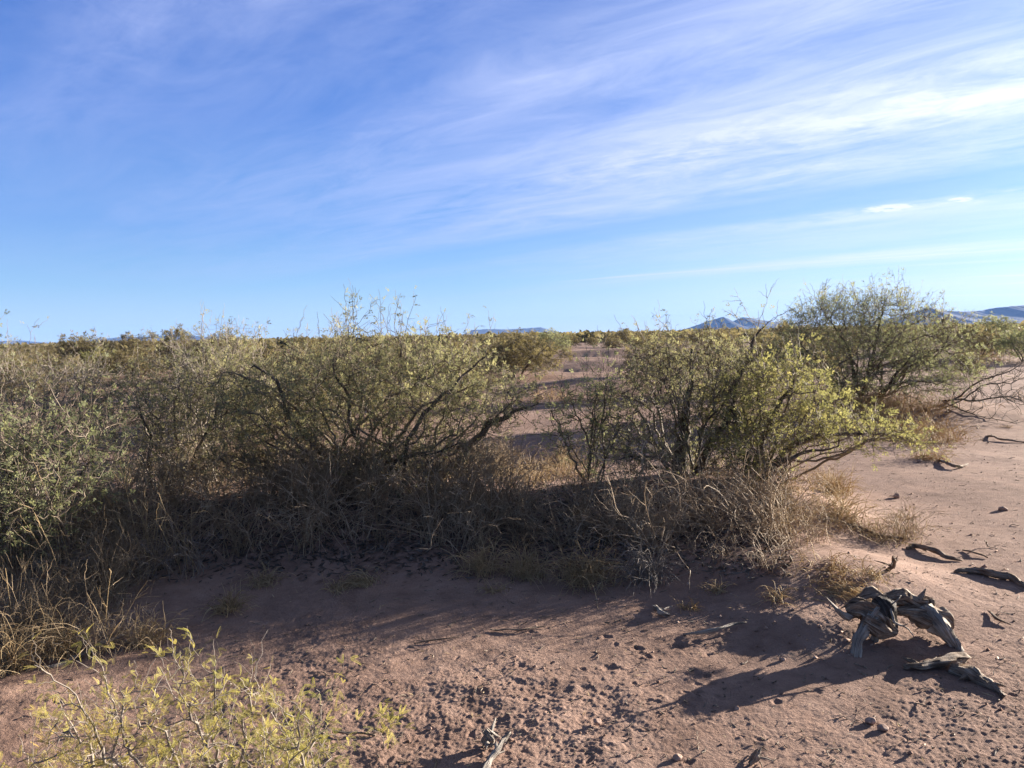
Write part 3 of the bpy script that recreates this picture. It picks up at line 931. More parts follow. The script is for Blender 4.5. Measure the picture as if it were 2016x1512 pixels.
grass_stuff('dry_weeds', WEED, [
    (130, 640, 985, 1110, 480, 0.05, 0.60, dict(sub=3, lean=0.27, r=0.0027, curl=0.09)),
    (560, 1000, 960, 1090, 620, 0.05, 0.58, dict(sub=3, lean=0.27, r=0.0027, curl=0.09)),
    (950, 1300, 985, 1090, 300, 0.045, 0.44, dict(sub=3, lean=0.5, r=0.0026)),
    (600, 1010, 925, 985, 620, 0.08, 0.62, dict(sub=3, lean=0.36, r=0.0026, curl=0.11)),
    (150, 640, 930, 1000, 720, 0.08, 0.62, dict(sub=3, lean=0.36, r=0.0026, curl=0.11)),
    (0, 260, 1100, 1210, 420, 0.06, 0.52, dict(sub=4, lean=0.35)),
    (-60, 210, 1220, 1290, 260, 0.05, 0.42, dict(sub=4, lean=0.35))],
    'tangled brown dry weeds in the shade under the bushes', 301)
grass_stuff('dry_stems', DRYSTEM, [
    (1230, 1560, 960, 1090, 370, 0.05, 0.50, dict(sub=3, lean=0.30, leanv=(-0.45, -0.1, 0), r=0.0021)),
    (1230, 1620, 1020, 1120, 280, 0.05, 0.34, dict(sub=4, lean=0.5, r=0.0018)),
    (620, 1000, 980, 1085, 260, 0.06, 0.60, dict(sub=3, lean=0.45, r=0.0030, curl=0.12)),
    (140, 640, 980, 1110, 260, 0.06, 0.62, dict(sub=3, lean=0.45, r=0.0030, curl=0.12)),
    (980, 1250, 980, 1090, 160, 0.06, 0.5, dict(sub=3, lean=0.6, r=0.0028, curl=0.14)),
    (1230, 1560, 980, 1090, 200, 0.05, 0.62, dict(sub=2, lean=0.35, leanv=(-0.5, -0.1, 0), r=0.0036))],
    'pale grey dry stems leaning and tangled along the front of the mound', 302)
grass_stuff('straw_grass', STRAW, [
    (1490, 1680, 960, 1060, 430, 0.05, 0.26, dict(lean=0.5, sub=2, r=0.0022)),
    (1600, 1830, 1020, 1075, 330, 0.045, 0.17, dict(lean=0.5, sub=2, r=0.0019)),
    (1400, 1640, 930, 985, 420, 0.08, 0.30, dict(lean=0.45, sub=2, r=0.0022)),
    (880, 1160, 900, 965, 800, 0.1, 0.32, dict(lean=0.4, sub=2, r=0.0024))],
    'fine straw coloured dry grass on open sand around the bushes', 303)
grass_stuff('golden_grass', GOLDSTRAW, [
    (1640, 1860, 800, 870, 900, 0.16, 0.48, dict(lean=0.35, sub=3, r=0.003)),
    (1780, 1920, 850, 890, 300, 0.14, 0.35, dict(lean=0.45, sub=3, r=0.0028)),
    (1030, 1200, 775, 800, 250, 0.3, 0.35, dict(lean=0.4, r=0.005)),
    (1890, 2030, 690, 735, 260, 0.35, 0.45, dict(lean=0.45, r=0.008)), (1700, 2030, 770, 800, 160, 0.25, 0.3, dict(lean=0.45, r=0.004))],
    'golden dry grass growing at the foot of the tallest bush', 304)


def tuft(u, v, n, L, label, mat, seed, name='grass_tuft', spread=0.035, lean=0.45, grav=0.06, group=None, leanv=(0, 0, 0), r=0.0021, sub=0, curl=0.10, cat='grass tuft'):
    rng = np.random.default_rng(seed)
    c = gp(u, v)
    xy = c[None, :2] + rng.normal(size=(n, 2)) * spread
    V, F = stems(xy, L, rng, n=8, lean=lean, grav=grav, curl=curl, r=r, sub=sub, leanv=leanv)
    rnd = np.clip(rng.random(len(F) // 21 + 1).repeat(21)[:len(F)], 0, 1)
    o = link(name, make_mesh(name, V - c, F, [mat], {'rnd': ('FACE', 'FLOAT', rnd)}, smooth=True))
    o.location = c
    return tag(o, label, cat, group)


tuft(950, 1125, 150, 0.27, 'shaded tan grass tuft, left one of the row before the dark weeds', STRAW, 401, spread=0.06)
tuft(1035, 1135, 190, 0.28, 'upright straw grass tuft, middle one of the row before the dark weeds', STRAW, 402, spread=0.055, lean=0.35)
tuft(1155, 1140, 260, 0.30, 'broad straw grass tuft with curled top, right one of the row before the weeds', STRAW, 403, spread=0.075, lean=0.5, curl=0.2, sub=1)
tuft(1275, 1140, 170, 0.34, 'grey wiry grass tuft at the foot of the pale leaning stems', GREYTWIG, 404, spread=0.05, sub=1)
tuft(975, 1165, 40, 0.12, 'tiny pale grass tuft on bare sand below the row of tufts', STRAW, 405, spread=0.03)
tuft(520, 1150, 90, 0.17, 'low green grey grass tuft alone in the deep shade', STRAW, 406, spread=0.04)
tuft(450, 1200, 120, 0.19, 'spiky grass tuft with tall bent seed stalks in the shade', STRAW, 407, spread=0.035, lean=0.6)
tuft(665, 1160, 60, 0.13, 'small flattened grass tuft at the edge of the shade', STRAW, 408, spread=0.03, lean=0.8)
tuft(725, 1150, 110, 0.20, 'drooping olive grass tuft swept over to one side', STRAW, 409, spread=0.035, lean=0.3, leanv=(-0.7, 0, 0), grav=0.10)
tuft(1640, 1120, 90, 0.27, 'pale shaggy grass tuft hanging down the crest of the mound', GOLDSTRAW, 410, spread=0.09, lean=0.6, grav=0.14, leanv=(-0.2, -0.4, 0))
tuft(1640, 1155, 120, 0.32, 'long pale combed grass tuft lying over the bank above the stump', STRAW, 411, spread=0.075, lean=0.25, grav=0.16, leanv=(0.5, -0.9, -0.3))
tuft(1355, 1200, 45, 0.10, 'small sunlit straw tuft on the open sand left of the stump', GOLDSTRAW, 412, spread=0.025)
tuft(1645, 970, 160, 0.30, 'round orange straw tuft right of the yellow green mesquite trunk', GOLDSTRAW, 413, spread=0.07, lean=0.4)
tuft(1830, 905, 190, 0.28, 'golden grass tuft under the tip of the long low branch', GOLDSTRAW, 414, spread=0.09, lean=0.6)
tuft(1785, 1060, 70, 0.36, 'thin red brown wiry weed standing over pale straw on the right sand', WEED, 415, name='wiry_weed', spread=0.05, lean=0.4, cat='weed', curl=0.06, sub=2, r=0.0013)
tuft(1410, 1165, 40, 0.13, 'small dry tuft at the shaded foot of the mound', STRAW, 416, spread=0.025, lean=0.6)
tuft(1530, 1180, 45, 0.16, 'small tuft with stiff curved blades at the shadow edge by the stump', STRAW, 417, spread=0.025, lean=0.8)
tuft(285, 1270, 130, 0.24, 'pale grass tuft beside the fallen branch at the left', STRAW, 418, spread=0.05)
tuft(120, 1290, 160, 0.30, 'grey grass tuft behind the yellow shrub near the left edge', STRAW, 419, spread=0.05, lean=0.35)
tuft(20, 1320, 130, 0.34, 'tan grass tuft cut by the left edge of the picture', STRAW, 420, spread=0.05, lean=0.35)
tuft(1985, 842, 30, 0.10, 'tiny white straw tuft on the sand near the right edge', GOLDSTRAW, 421, spread=0.03)


def stalks(u, v, n, L, label, seed, lean=0.22, spread=0.05):
    rng = np.random.default_rng(seed)
    c = gp(u, v)
    xy = c[None, :2] + rng.normal(size=(n, 2)) * spread
    V, F = stems(xy, L, rng, n=10, lean=lean, grav=0.004, curl=0.032, r=0.0030, sub=3)
    V2, F2 = stems(c[None, :2] + rng.normal(size=(n * 5, 2)) * spread * 1.4, L * 0.55, rng, n=8, lean=0.5, grav=0.01, curl=0.12, r=0.0022, sub=4)
    o = thing('tall_weed', c, label, 'weed')
    for nm, (a, b) in (('stalks', (V - c, F)), ('twigs', (V2 - c, F2))):
        rnd = np.clip(rng.normal(0.55, 0.15, len(b)), 0, 1)
        link(nm, make_mesh(nm, a, b, [STRAW if nm == 'stalks' else GREYTWIG], {'rnd': ('FACE', 'FLOAT', rnd)}, smooth=True), o)


stalks(125, 1165, 8, 0.72, 'tall pale dried weed with thick stalks before the leafy left edge bush', 501)
stalks(300, 1130, 13, 0.70, 'tall dried weed with many upright stalks under the sparse twiggy mesquite', 502)
stalks(375, 1130, 6, 0.62, 'thin forked dried weed standing in the dark shade', 503, lean=0.35)
stalks(25, 1260, 6, 0.5, 'bleached dried weed with crossing stems at the left edge', 504, lean=0.4)
stalks(215, 1270, 5, 0.45, 'short brown dried weed beside the pale grass and fallen branch', 505, lean=0.3)

# ------------------------------------------------------------------ the yellow shrub in the near left corner
rng = np.random.default_rng(601)
Yn = 2.15
bx, by = -0.95, 2.2
limbs = []
for k_, (u, v) in enumerate(((75, 1310), (130, 1410), (240, 1350), (340, 1290), (420, 1330), (505, 1360), (590, 1400), (650, 1370), (450, 1420), (300, 1420), (600, 1470), (180, 1290))):
    b = on_land(bx + 0.10 * math.cos(k_ * 2.1) - 0.25 + (u / 700.0) * 0.55, by + 0.08 * math.sin(k_ * 2.1))
    yy = Yn + 0.16 * math.sin(k_ * 1.7)
    tip = px3(u, v, yy)
    mid = b * 0.45 + tip * 0.55 + rng.normal(size=3) * 0.03
    limbs.append([b, mid, tip])
lobes = [tuple(px3(u, v, Yn)) + (r_, r_ * 1.1, r_ * 0.8) for u, v, r_ in ((150, 1470, 0.14), (330, 1430, 0.17), (480, 1450, 0.16), (600, 1470, 0.11), (330, 1530, 0.2), (520, 1540, 0.2), (120, 1570, 0.2), (330, 1350, 0.07), (420, 1390, 0.1), (580, 1510, 0.14), (240, 1480, 0.15))]
tr, tw, lf = bush_geometry([], limbs, lobes, rng, 560, 0.045, 0.03, rtip=0.0019, twigs=1.0, twig_len=(0.05, 0.15), leafp=0.62, leaf=LEAF_FINE, lscale=(0.20, 0.44),
                           whips=5, whip_len=(0.05, 0.09), twig_r=0.0012, thick=0.0035, whip_leaf=0.05)
o = thing('yellow_shrub', on_land(bx, by), 'yellowing feathery leaved shrub with pale thin stems in the near left corner', 'shrub')
off = np.array(o.location)
stem_part('stems', (tr[0] - off, tr[1]), GREYTWIG, o, rng)
stem_part('twigs', (tw[0] - off, tw[1]), GREYTWIG, o, rng)
link('foliage', make_mesh('foliage', lf[0] - off, lf[1], [LEAF_GOLD], {'rnd': ('FACE', 'FLOAT', lf[2])}), o)

rng = np.random.default_rng(602)
b = gp(752, 1478)
limbs = [[b, b + (0.0, 0.0, 0.06), b + (0.03, 0, 0.13)], [b, b + (0.03, 0.0, 0.05), b + (0.06, 0.02, 0.09)]]
tr, tw, lf = bush_geometry([], limbs, [tuple(b + (0.03, 0, 0.10)) + (0.05, 0.05, 0.05)], rng, 10, 0.03, 0.02, rtip=0.0011, twigs=0.8, twig_len=(0.03, 0.07), leafp=0.4, leaf=LEAF_FINE,
                           lscale=(0.35, 0.6), twig_r=0.0009, thick=0.02)
o = thing('seedling', b, 'tiny yellow leaved seedling alone on the sand right of the yellow shrub', 'seedling')
stem_part('stems', (tw[0] - b, tw[1]), GREYTWIG, o, rng)
link('foliage', make_mesh('foliage', lf[0] - b, lf[1], [LEAF_GOLD], {'rnd': ('FACE', 'FLOAT', lf[2])}), o)


# ------------------------------------------------------------------ the weathered stump and dead wood
def wood_mat(name, dark, mid, pale):
    m, k = new_mat(name)
    at = k.n('ShaderNodeAttribute', attribute_name='grain')
    n1 = k.n('ShaderNodeTexNoise', {'Vector': at.outputs['Vector'], 'Scale': 1.0, 'Detail': 7.0, 'Roughness': 0.68, 'Distortion': 0.5}).outputs['Fac']
    ge = k.n('ShaderNodeTexCoord')
    n2 = k.n('ShaderNodeTexNoise', {'Vector': ge.outputs['Object'], 'Scale': 14.0, 'Detail': 4.0}).outputs['Fac']
    f = k.math('ADD', k.math('MULTIPLY', n1, 0.72), k.math('MULTIPLY', n2, 0.28))
    c = k.ramp(f, [(0.36, dark), (0.48, mid), (0.62, pale)])
    b = k.n('ShaderNodeBump', {'Strength': 0.9, 'Distance': 0.012, 'Height': n1})
    p = k.n('ShaderNodeBsdfPrincipled', {'Base Color': c, 'Roughness': 0.8, 'Specular IOR Level': 0.25, 'Normal': b.outputs[0]})
    o = k.n('ShaderNodeOutputMaterial')
    k.link(p.outputs[0], o.inputs['Surface'])
    return m


GREYWOOD = wood_mat('grey_dead_wood', (0.05, 0.042, 0.036), (0.30, 0.262, 0.225), (0.58, 0.53, 0.47))
BROWNWOOD = wood_mat('brown_dead_wood', (0.035, 0.025, 0.018), (0.21, 0.15, 0.108), (0.48, 0.40, 0.32))
BLACKWOOD = wood_mat('hollow_shade_wood', (0.012, 0.010, 0.010), (0.04, 0.036, 0.034), (0.13, 0.115, 0.105))  # black for the stump's hollow, its shade put into the colour


def spline(pts, n):
    p = np.array(pts, dtype=float)
    p = np.concatenate((2 * p[:1] - p[1:2], p, 2 * p[-1:] - p[-2:-1]))
    out = []
    m = len(p) - 3
    for s in np.linspace(0, m - 1e-6, n):
        i = int(s)
        t = s - i
        a, b, c, d = p[i:i + 4]
        out.append(0.5 * (2 * b + (c - a) * t + (2 * a - 5 * b + 4 * c - d) * t * t + (3 * b - a - 3 * c + d) * t ** 3))
    return np.array(out)


def gnarl(pts, rad, seed, n=64, sides=32, ridge=0.45, lump=0.35, twist=2.5, flat=1.0, jag=0.0):
    """one fluted, knotted piece of dead wood; returns verts, quads, grain coordinates"""
    P = spline(pts, n)
    R = np.interp(np.linspace(0, 1, n), np.linspace(0, 1, len(rad)), rad)
    T = norm(np.gradient(P, axis=0))
    A = np.cross(T[0], (0.31, 0.2, 0.93))
    A /= np.linalg.norm(A)
    V, G = [], []
    L = np.concatenate(([0], np.cumsum(np.linalg.norm(np.diff(P, axis=0), axis=1))))
    an = np.arange(sides) * 2 * math.pi / sides
    rj = np.random.default_rng(seed)
    jagv = rj.random(sides) * jag
    kn = 1 + 0.22 * pn(L * 14 + seed, L * 0 + 0.5, seed + 9) + 0.25 * np.maximum(pn(L * 9 + 4, L * 0 + seed, seed + 8), 0)
    for i in range(n):
        A = A - T[i] * A.dot(T[i])
        A /= np.linalg.norm(A)
        B = np.cross(T[i], A)
        a2 = an + twist * L[i]
        cx, cy = np.cos(a2), np.sin(a2)
        ca, sa = np.cos(an), np.sin(an)
        crack = np.abs(pn(ca * 3.1 + seed, sa * 3.1 + L[i] * 5.0, seed)) * 2.2
        rr = R[i] * kn[i] * (1 + ridge * (np.minimum(crack, 0.8) * 1.5 - 0.75) + 0.5 * ridge * pn(ca * 6 + L[i] * 9, sa * 6 + seed, seed + 1)
                     + lump * fbm(ca * 1.3 + L[i] * 11, sa * 1.3 + seed + L[i] * 8, 4, seed + 3, 0.6))
        rr = np.maximum(rr, R[i] * 0.3)
        ring = P[i][None] + rr[:, None] * (cx[:, None] * A + flat * cy[:, None] * B)
        if jag and i >= n - 4:
            ring = ring + T[i][None] * (jagv[:, None] * (i - n + 5) / 4)
        V.append(ring)
        G.append(np.stack((np.cos(an) * 5.0, np.sin(an) * 5.0, np.full(sides, L[i] * 9.0 + seed)), -1))
    for e, i in ((0, 0), (1, n - 1)):                       # close the ends
        V.append(np.repeat((P[i] - T[i] * (0.3 * R[i]) if e else P[i])[None], sides, 0) + (V[i] - P[i]) * 0.08)
        G.append(G[i])
    V, G = np.array(V).reshape(-1, 3), np.array(G).reshape(-1, 3)
    k = np.arange(sides)
    k2 = (k + 1) % sides
    F = [np.stack((i * sides + k, i * sides + k2, (i + 1) * sides + k2, (i + 1) * sides + k), -1) for i in range(n - 1)]
    F.append(np.stack((n * sides + k, n * sides + k2, k2, k), -1))
    F.append(np.stack(((n - 1) * sides + k, (n - 1) * sides + k2, (n + 1) * sides + k2, (n + 1) * sides + k), -1))
    return V, np.concatenate(F), G


def slivers(pts, rad, k, seed):
    """broken splinters standing off the surface of a limb"""
    rj = np.random.default_rng(seed)
    P = spline(pts, 40)
    R = np.interp(np.linspace(0, 1, 40), np.linspace(0, 1, len(rad)), rad)
    out = []
    for q in range(k):
        i = rj.integers(2, 36)
        t = norm(P[min(i + 3, 39)] - P[i]) * rj.choice((-1, 1))
        n = norm(np.cross(t, rj.normal(size=3)))
        b = P[i] + n * R[i] * 0.75
        L = rj.uniform(0.03, 0.10)
        out.append(gnarl([b - t * L * 0.5, b + n * 0.004, b + t * L * 0.5 + n * rj.uniform(0.0, 0.02)],
                         [0.002, rj.uniform(0.004, 0.011), 0.001], seed + q, n=12, sides=7, ridge=0.3, lump=0.3, flat=0.6))
    return out


def wood_mesh(name, pieces, mat, off, parent=None):
    Vs, Fs, Gs, o = [], [], [], 0
    for V, F, G in pieces:
        Vs.append(V - off)
        Fs.append(F + o)
        Gs.append(G)
        o += len(V)
    return link(name, make_mesh(name, np.concatenate(Vs), np.concatenate(Fs), [mat], {'grain': ('POINT', 'FLOAT_VECTOR', np.concatenate(Gs))}, smooth=False), parent)


LF, RT = gp(1688, 1292), gp(1900, 1306)                  # where the stump's left and right roots meet the sand
YS = float(LF[1]) + 0.10
S = lambda u, v, dy=0.0: px3(u, v, YS + dy)
stump = thing('stump', (LF + RT) / 2, 'weathered grey tree stump arching on its roots over the sand at the lower right', 'stump')
so_ = np.array(stump.location)
wood_mesh('root', [gnarl([LF + (-0.015, -0.01, -0.05), S(1690, 1262, -0.06), S(1705, 1232), S(1725, 1200, 0.06)], [0.020, 0.019, 0.030, 0.045], 3, twist=1),
                   gnarl([S(1722, 1290, 0.04) + (0, 0, -0.04), S(1722, 1262, 0.03), S(1735, 1232, 0.04)], [0.015, 0.02, 0.03], 5, n=20)], GREYWOOD, so_, stump)
wood_mesh('root', [gnarl([RT + (0.01, 0.0, -0.05), S(1885, 1280, 0.0), S(1855, 1238, 0.05), S(1832, 1215, 0.12), S(1815, 1196, 0.16)], [0.018, 0.029, 0.038, 0.050, 0.04], 7, twist=2),
                   gnarl([S(1845, 1232, 0.14), S(1862, 1212, 0.16), S(1850, 1196, 0.18)], [0.032, 0.026, 0.012], 8, n=24, ridge=0.5)], GREYWOOD, so_, stump)
wood_mesh('crown_knot', [*slivers([S(1668, 1205, 0.10), S(1690, 1198, 0.08), S(1725, 1212, 0.05), S(1750, 1238, 0.02)], [0.03, 0.06, 0.066, 0.05], 34, 1100), gnarl([S(1668, 1205, 0.10), S(1690, 1198, 0.08), S(1725, 1212, 0.05), S(1750, 1238, 0.02), S(1768, 1246, 0.0)], [0.03, 0.06, 0.066, 0.05, 0.012], 11, ridge=0.5, lump=0.45, flat=0.8),
                         gnarl([S(1690, 1190, 0.2), S(1715, 1178, 0.18), S(1745, 1180, 0.16)], [0.03, 0.05, 0.03], 12, ridge=0.5, lump=0.4),
                         gnarl([S(1700, 1222, 0.0), S(1735, 1240, -0.02), S(1760, 1250, -0.03)], [0.03, 0.035, 0.01], 13, n=26, ridge=0.5, lump=0.4)], BROWNWOOD, so_, stump)
wood_mesh('shaded_hollow', [*slivers([S(1722, 1182, 0.10), S(1742, 1205, 0.05), S(1758, 1240, 0.03)], [0.04, 0.062, 0.025], 12, 1300), gnarl([S(1722, 1182, 0.10), S(1742, 1205, 0.05), S(1758, 1240, 0.03)], [0.04, 0.062, 0.025], 15, ridge=0.25, lump=0.3),
                            gnarl([S(1735, 1182, 0.12), S(1748, 1192, 0.06), S(1755, 1215, 0.02)], [0.03, 0.035, 0.02], 16, n=24)], BLACKWOOD, so_, stump)  # black lump standing in for the shaded hollow
wood_mesh('arched_limb', [*slivers([S(1745, 1185, 0.16), S(1770, 1178, 0.18), S(1800, 1190, 0.18), S(1828, 1186, 0.18)], [0.035, 0.042, 0.04, 0.03], 24, 1200), gnarl([S(1745, 1185, 0.16), S(1770, 1178, 0.18), S(1800, 1190, 0.18), S(1828, 1186, 0.18), S(1836, 1184, 0.16)], [0.035, 0.042, 0.04, 0.035, 0.015], 21, ridge=0.4, lump=0.3),
                          *slivers([S(1765, 1204, 0.10), S(1800, 1206, 0.13), S(1830, 1210, 0.14), S(1858, 1224, 0.13)], [0.018, 0.03, 0.042, 0.045], 30, 1400), gnarl([S(1765, 1204, 0.10), S(1800, 1206, 0.13), S(1830, 1210, 0.14), S(1858, 1224, 0.13), S(1872, 1240, 0.12)], [0.018, 0.03, 0.042, 0.045, 0.015], 22, ridge=0.45, lump=0.3),
                          gnarl([S(1790, 1212, 0.12), S(1818, 1222, 0.10), S(1842, 1232, 0.08)], [0.02, 0.034, 0.02], 23, n=26, ridge=0.45)], BROWNWOOD, so_, stump)
wood_mesh('spike', [gnarl([S(1806, 1186, 0.17), S(1815, 1172, 0.16), S(1823, 1158, 0.15)], [0.016, 0.012, 0.002], 25, n=20, sides=12)], GREYWOOD, so_, stump)
wood_mesh('spike', [gnarl([S(1672, 1216, 0.05), S(1654, 1206, 0.03), S(1640, 1191, 0.02), S(1625, 1174, 0.0)], [0.020, 0.013, 0.009, 0.002], 26, n=26, sides=14)], GREYWOOD, so_, stump)
wood_mesh('dead_twig', [gnarl([S(1752, 1190, 0.02), S(1757, 1210, -0.02), S(1762, 1226, -0.04), S(1785, 1236, -0.05), S(1800, 1255, -0.06)], [0.006, 0.007, 0.007, 0.005, 0.002], 27, n=24, sides=8),
                        gnarl([S(1762, 1226, -0.04), S(1775, 1232, -0.06), S(1788, 1228, -0.08)], [0.006, 0.004, 0.002], 28, n=12, sides=8),
                        gnarl([S(1752, 1192, 0.02), S(1766, 1182, 0.0), S(1774, 1172, 0.02)], [0.005, 0.004, 0.002], 29, n=12, sides=8)], GREYWOOD, so_, stump)
tuft(1718, 1192, 60, 0.13, 'wisps of straw grass growing through the top of the stump', STRAW, 430, spread=0.03, lean=0.9, grav=0.08).location.z += 0.16


def stick(name, label, cat, pts, rad, seed, mat=GREYWOOD, lift=0.008, **kw):
    """dead wood lying on the sand through the given photo pixels; a third number raises the point"""
    q = []
    for p in pts:
        g = gp(p[0], p[1] + (0 if len(p) < 3 else p[2] * 400))
        q.append(g + (0, 0, lift + (p[2] if len(p) > 2 else 0)))
    if isinstance(rad, float):
        rad = [rad, rad, rad * 0.5]
    rj = np.random.default_rng(seed)
    q = [x_ for a_, b_ in zip(q[:-1], q[1:]) for x_ in (a_, (a_ + b_) / 2 + rj.normal(size=3) * np.linalg.norm(b_ - a_) * np.array((0.07, 0.07, 0.03)))] + [q[-1]]
    off_ = q[0].copy()
    pcs = [gnarl(q, rad, seed, n=kw.pop('n', 30), sides=kw.pop('sides', 12), **kw)]
    if max(rad) > 0.011:
        pcs += slivers(q, rad, 7, seed * 7)
        for f_ in (0.35, 0.7):                              # snapped side shoots
            b_ = np.array(q[int(f_ * (len(q) - 1))])
            t_ = norm(rj.normal(size=3) * (1, 1, 0.2) + np.array((0, 0, 0.12)))
            L_ = rj.uniform(0.04, 0.13)
            pcs.append(gnarl([b_, b_ + t_ * L_ * 0.5, b_ + t_ * L_ + (0, 0, -0.01)], [max(rad) * 0.45, max(rad) * 0.3, 0.0015], seed + 60, n=14, sides=8))
    o_ = wood_mesh(name, pcs, mat, off_)
    o_.location = off_
    return tag(o_, label, cat)


stick('broken_root', 'split flat piece of dead wood lying against the foot of the stump', 'wood', [(1778, 1318), (1815, 1320), (1850, 1312), (1900, 1300)], [0.012, 0.016, 0.042, 0.03], 31, BROWNWOOD, 0.015, ridge=0.5, lump=0.3, flat=0.6, sides=20)
stick('buried_root', 'long half buried root pointing to the lower right corner', 'wood', [(1870, 1320), (1910, 1335), (1945, 1352), (1975, 1376)], [0.02, 0.035, 0.028, 0.008], 32, BROWNWOOD, 0.01, ridge=0.5, lump=0.4, sides=18)
stick('curved_root', 'dark curved root with a loop, arching from the sand above the stump', 'wood', [(1785, 1082), (1800, 1075, 0.01), (1830, 1078, 0.03), (1862, 1095, 0.015), (1895, 1106)], [0.010, 0.015, 0.019, 0.016, 0.004], 33, BROWNWOOD, 0.006)
stick('standing_splinter', 'short dark splinter of wood standing upright in the sand', 'wood', [(1748, 1122), (1757, 1112, 0.05), (1760, 1096, 0.10), (1757, 1085, 0.15)], [0.012, 0.012, 0.014, 0.004], 34, BROWNWOOD, 0.0)
stick('fallen_log', 'dark rough log lying on the sand by the right edge', 'log', [(1880, 1128), (1915, 1126, 0.008), (1960, 1132, 0.018), (1990, 1138, 0.012), (2025, 1160)], [0.008, 0.018, 0.024, 0.022, 0.016], 35, BROWNWOOD, 0.01, ridge=0.4, lump=0.3, sides=18)
stick('exposed_root', 'thin dark root crossing the straw on the crest of the mound', 'wood', [(1640, 1020), (1690, 1040), (1730, 1056), (1790, 1062)], [0.010, 0.012, 0.012, 0.006], 36, BROWNWOOD)
stick('fallen_branch', 'pale bare branch lying behind the yellow shrub', 'branch', [(80, 1318), (130, 1305), (180, 1282, 0.02), (220, 1262, 0.04), (248, 1248, 0.05)], [0.008, 0.011, 0.013, 0.010, 0.004], 37)
stick('fallen_branch', 'pale bare stick at the bottom edge below the middle of the picture', 'branch', [(945, 1530), (965, 1500, 0.01), (985, 1475, 0.03), (1005, 1450, 0.05)], [0.012, 0.012, 0.011, 0.006], 38)
stick('twig', 'grey forked twig on rough sand between the small sunlit tuft and the stump shadow', 'twig', [(1345, 1252), (1380, 1248, 0.02), (1420, 1238, 0.03), (1470, 1228)], [0.006, 0.009, 0.008, 0.003], 39)
stick('twig', 'dark twig lying along the edge of the bush shade, in the middle of the sand', 'twig', [(965, 1242), (1000, 1241, 0.006), (1040, 1240, 0.01), (1075, 1236)], [0.003, 0.005, 0.005, 0.002], 40, BROWNWOOD)
stick('twig', 'thin long dark twig half in shade, left of the middle twig', 'twig', [(815, 1270), (850, 1263, 0.005), (905, 1256)], [0.003, 0.004, 0.002], 41, BROWNWOOD)
stick('wood_chip', 'blackened curved wood chip beside the small sunlit straw tuft', 'wood', [(1288, 1195), (1300, 1206, 0.02), (1318, 1212)], [0.006, 0.016, 0.006], 42)
stick('wood_chip', 'bleached wood chip stuck upright near the bottom right of centre', 'wood', [(1475, 1508), (1487, 1498, 0.02), (1492, 1490, 0.05)], [0.006, 0.014, 0.004], 43)
stick('twig', 'forked dark twig on open sand above the log, at the right', 'twig', [(1895, 1085), (1920, 1090, 0.01), (1945, 1100)], [0.006, 0.007, 0.004], 44, BROWNWOOD)
stick('twig', 'thin bent twig standing out of the far sand near the right edge', 'twig', [(1945, 1078), (1942, 1068, 0.02), (1938, 1060, 0.06)], [0.005, 0.005, 0.003], 45, BROWNWOOD)
stick('root_tip', 'gnarled root tip breaking the sand at the bottom edge left of the pale stick', 'wood', [(960, 1470), (965, 1458, 0.03), (957, 1448, 0.06)], [0.02, 0.022, 0.008], 46, lump=0.5)
stick('dead_branch', 'dark dead branch lying across the sand below the golden grass at the right', 'branch', [(1925, 842), (1955, 852, 0.03), (1985, 862, 0.02), (2020, 872)], [0.008, 0.012, 0.012, 0.008], 47, BROWNWOOD)
stick('dead_branch', 'low dark dead branch by the tip of the long green branch', 'branch', [(1850, 905), (1880, 912, 0.03), (1905, 910, 0.02)], [0.012, 0.018, 0.008], 48, BROWNWOOD)
stick('twig', 'faint row of dark bark flakes on sand right of the stump', 'twig', [(1945, 1205), (1960, 1218, 0.008), (1990, 1232)], [0.003, 0.008, 0.004], 49, BROWNWOOD)
stick('seed_pod', 'dried seed pod on the sand at the foot of the yellow leaved seedling', 'seed pod', [(655, 1444), (690, 1447, 0.004), (740, 1452)], [0.004, 0.006, 0.003], 50, BROWNWOOD, ridge=0.1)


def stone(u, v, r, label, seed, mat=STONE):
    rng = np.random.default_rng(seed)
    n, m = 14, 20
    th = np.linspace(0.02, math.pi - 0.02, n)[:, None]
    ph = (np.arange(m) * 2 * math.pi / m)[None]
    d = np.stack((np.sin(th) * np.cos(ph), np.sin(th) * np.sin(ph), np.cos(th) * np.ones_like(ph)), -1).reshape(-1, 3)
    for _ in range(9):                                     # chop flat facets
        q = norm(rng.normal(size=3))
        s = d @ q
        lim = rng.uniform(0.55, 0.85)
        d = d - np.maximum(s - lim, 0)[:, None] * q[None]
    d = d * r * np.array((1.15, 0.9, 0.75)) * (1 + 0.1 * pn(d[:, 0] * 3 + seed, d[:, 1] * 3 + d[:, 2] * 2, seed))[:, None]
    i = np.arange(n - 1)[:, None] * m + np.arange(m)[None]
    j = np.arange(n - 1)[:, None] * m + (np.arange(m)[None] + 1) % m
    F = np.stack((i, i + m, j + m, j), -1).reshape(-1, 4)
    c = gp(u, v)
    o_ = link('stone', make_mesh('stone', d, F, [mat], smooth=False))
    o_.location = c + (0, 0, r * 0.35)
    tag(o_, label, 'stone')


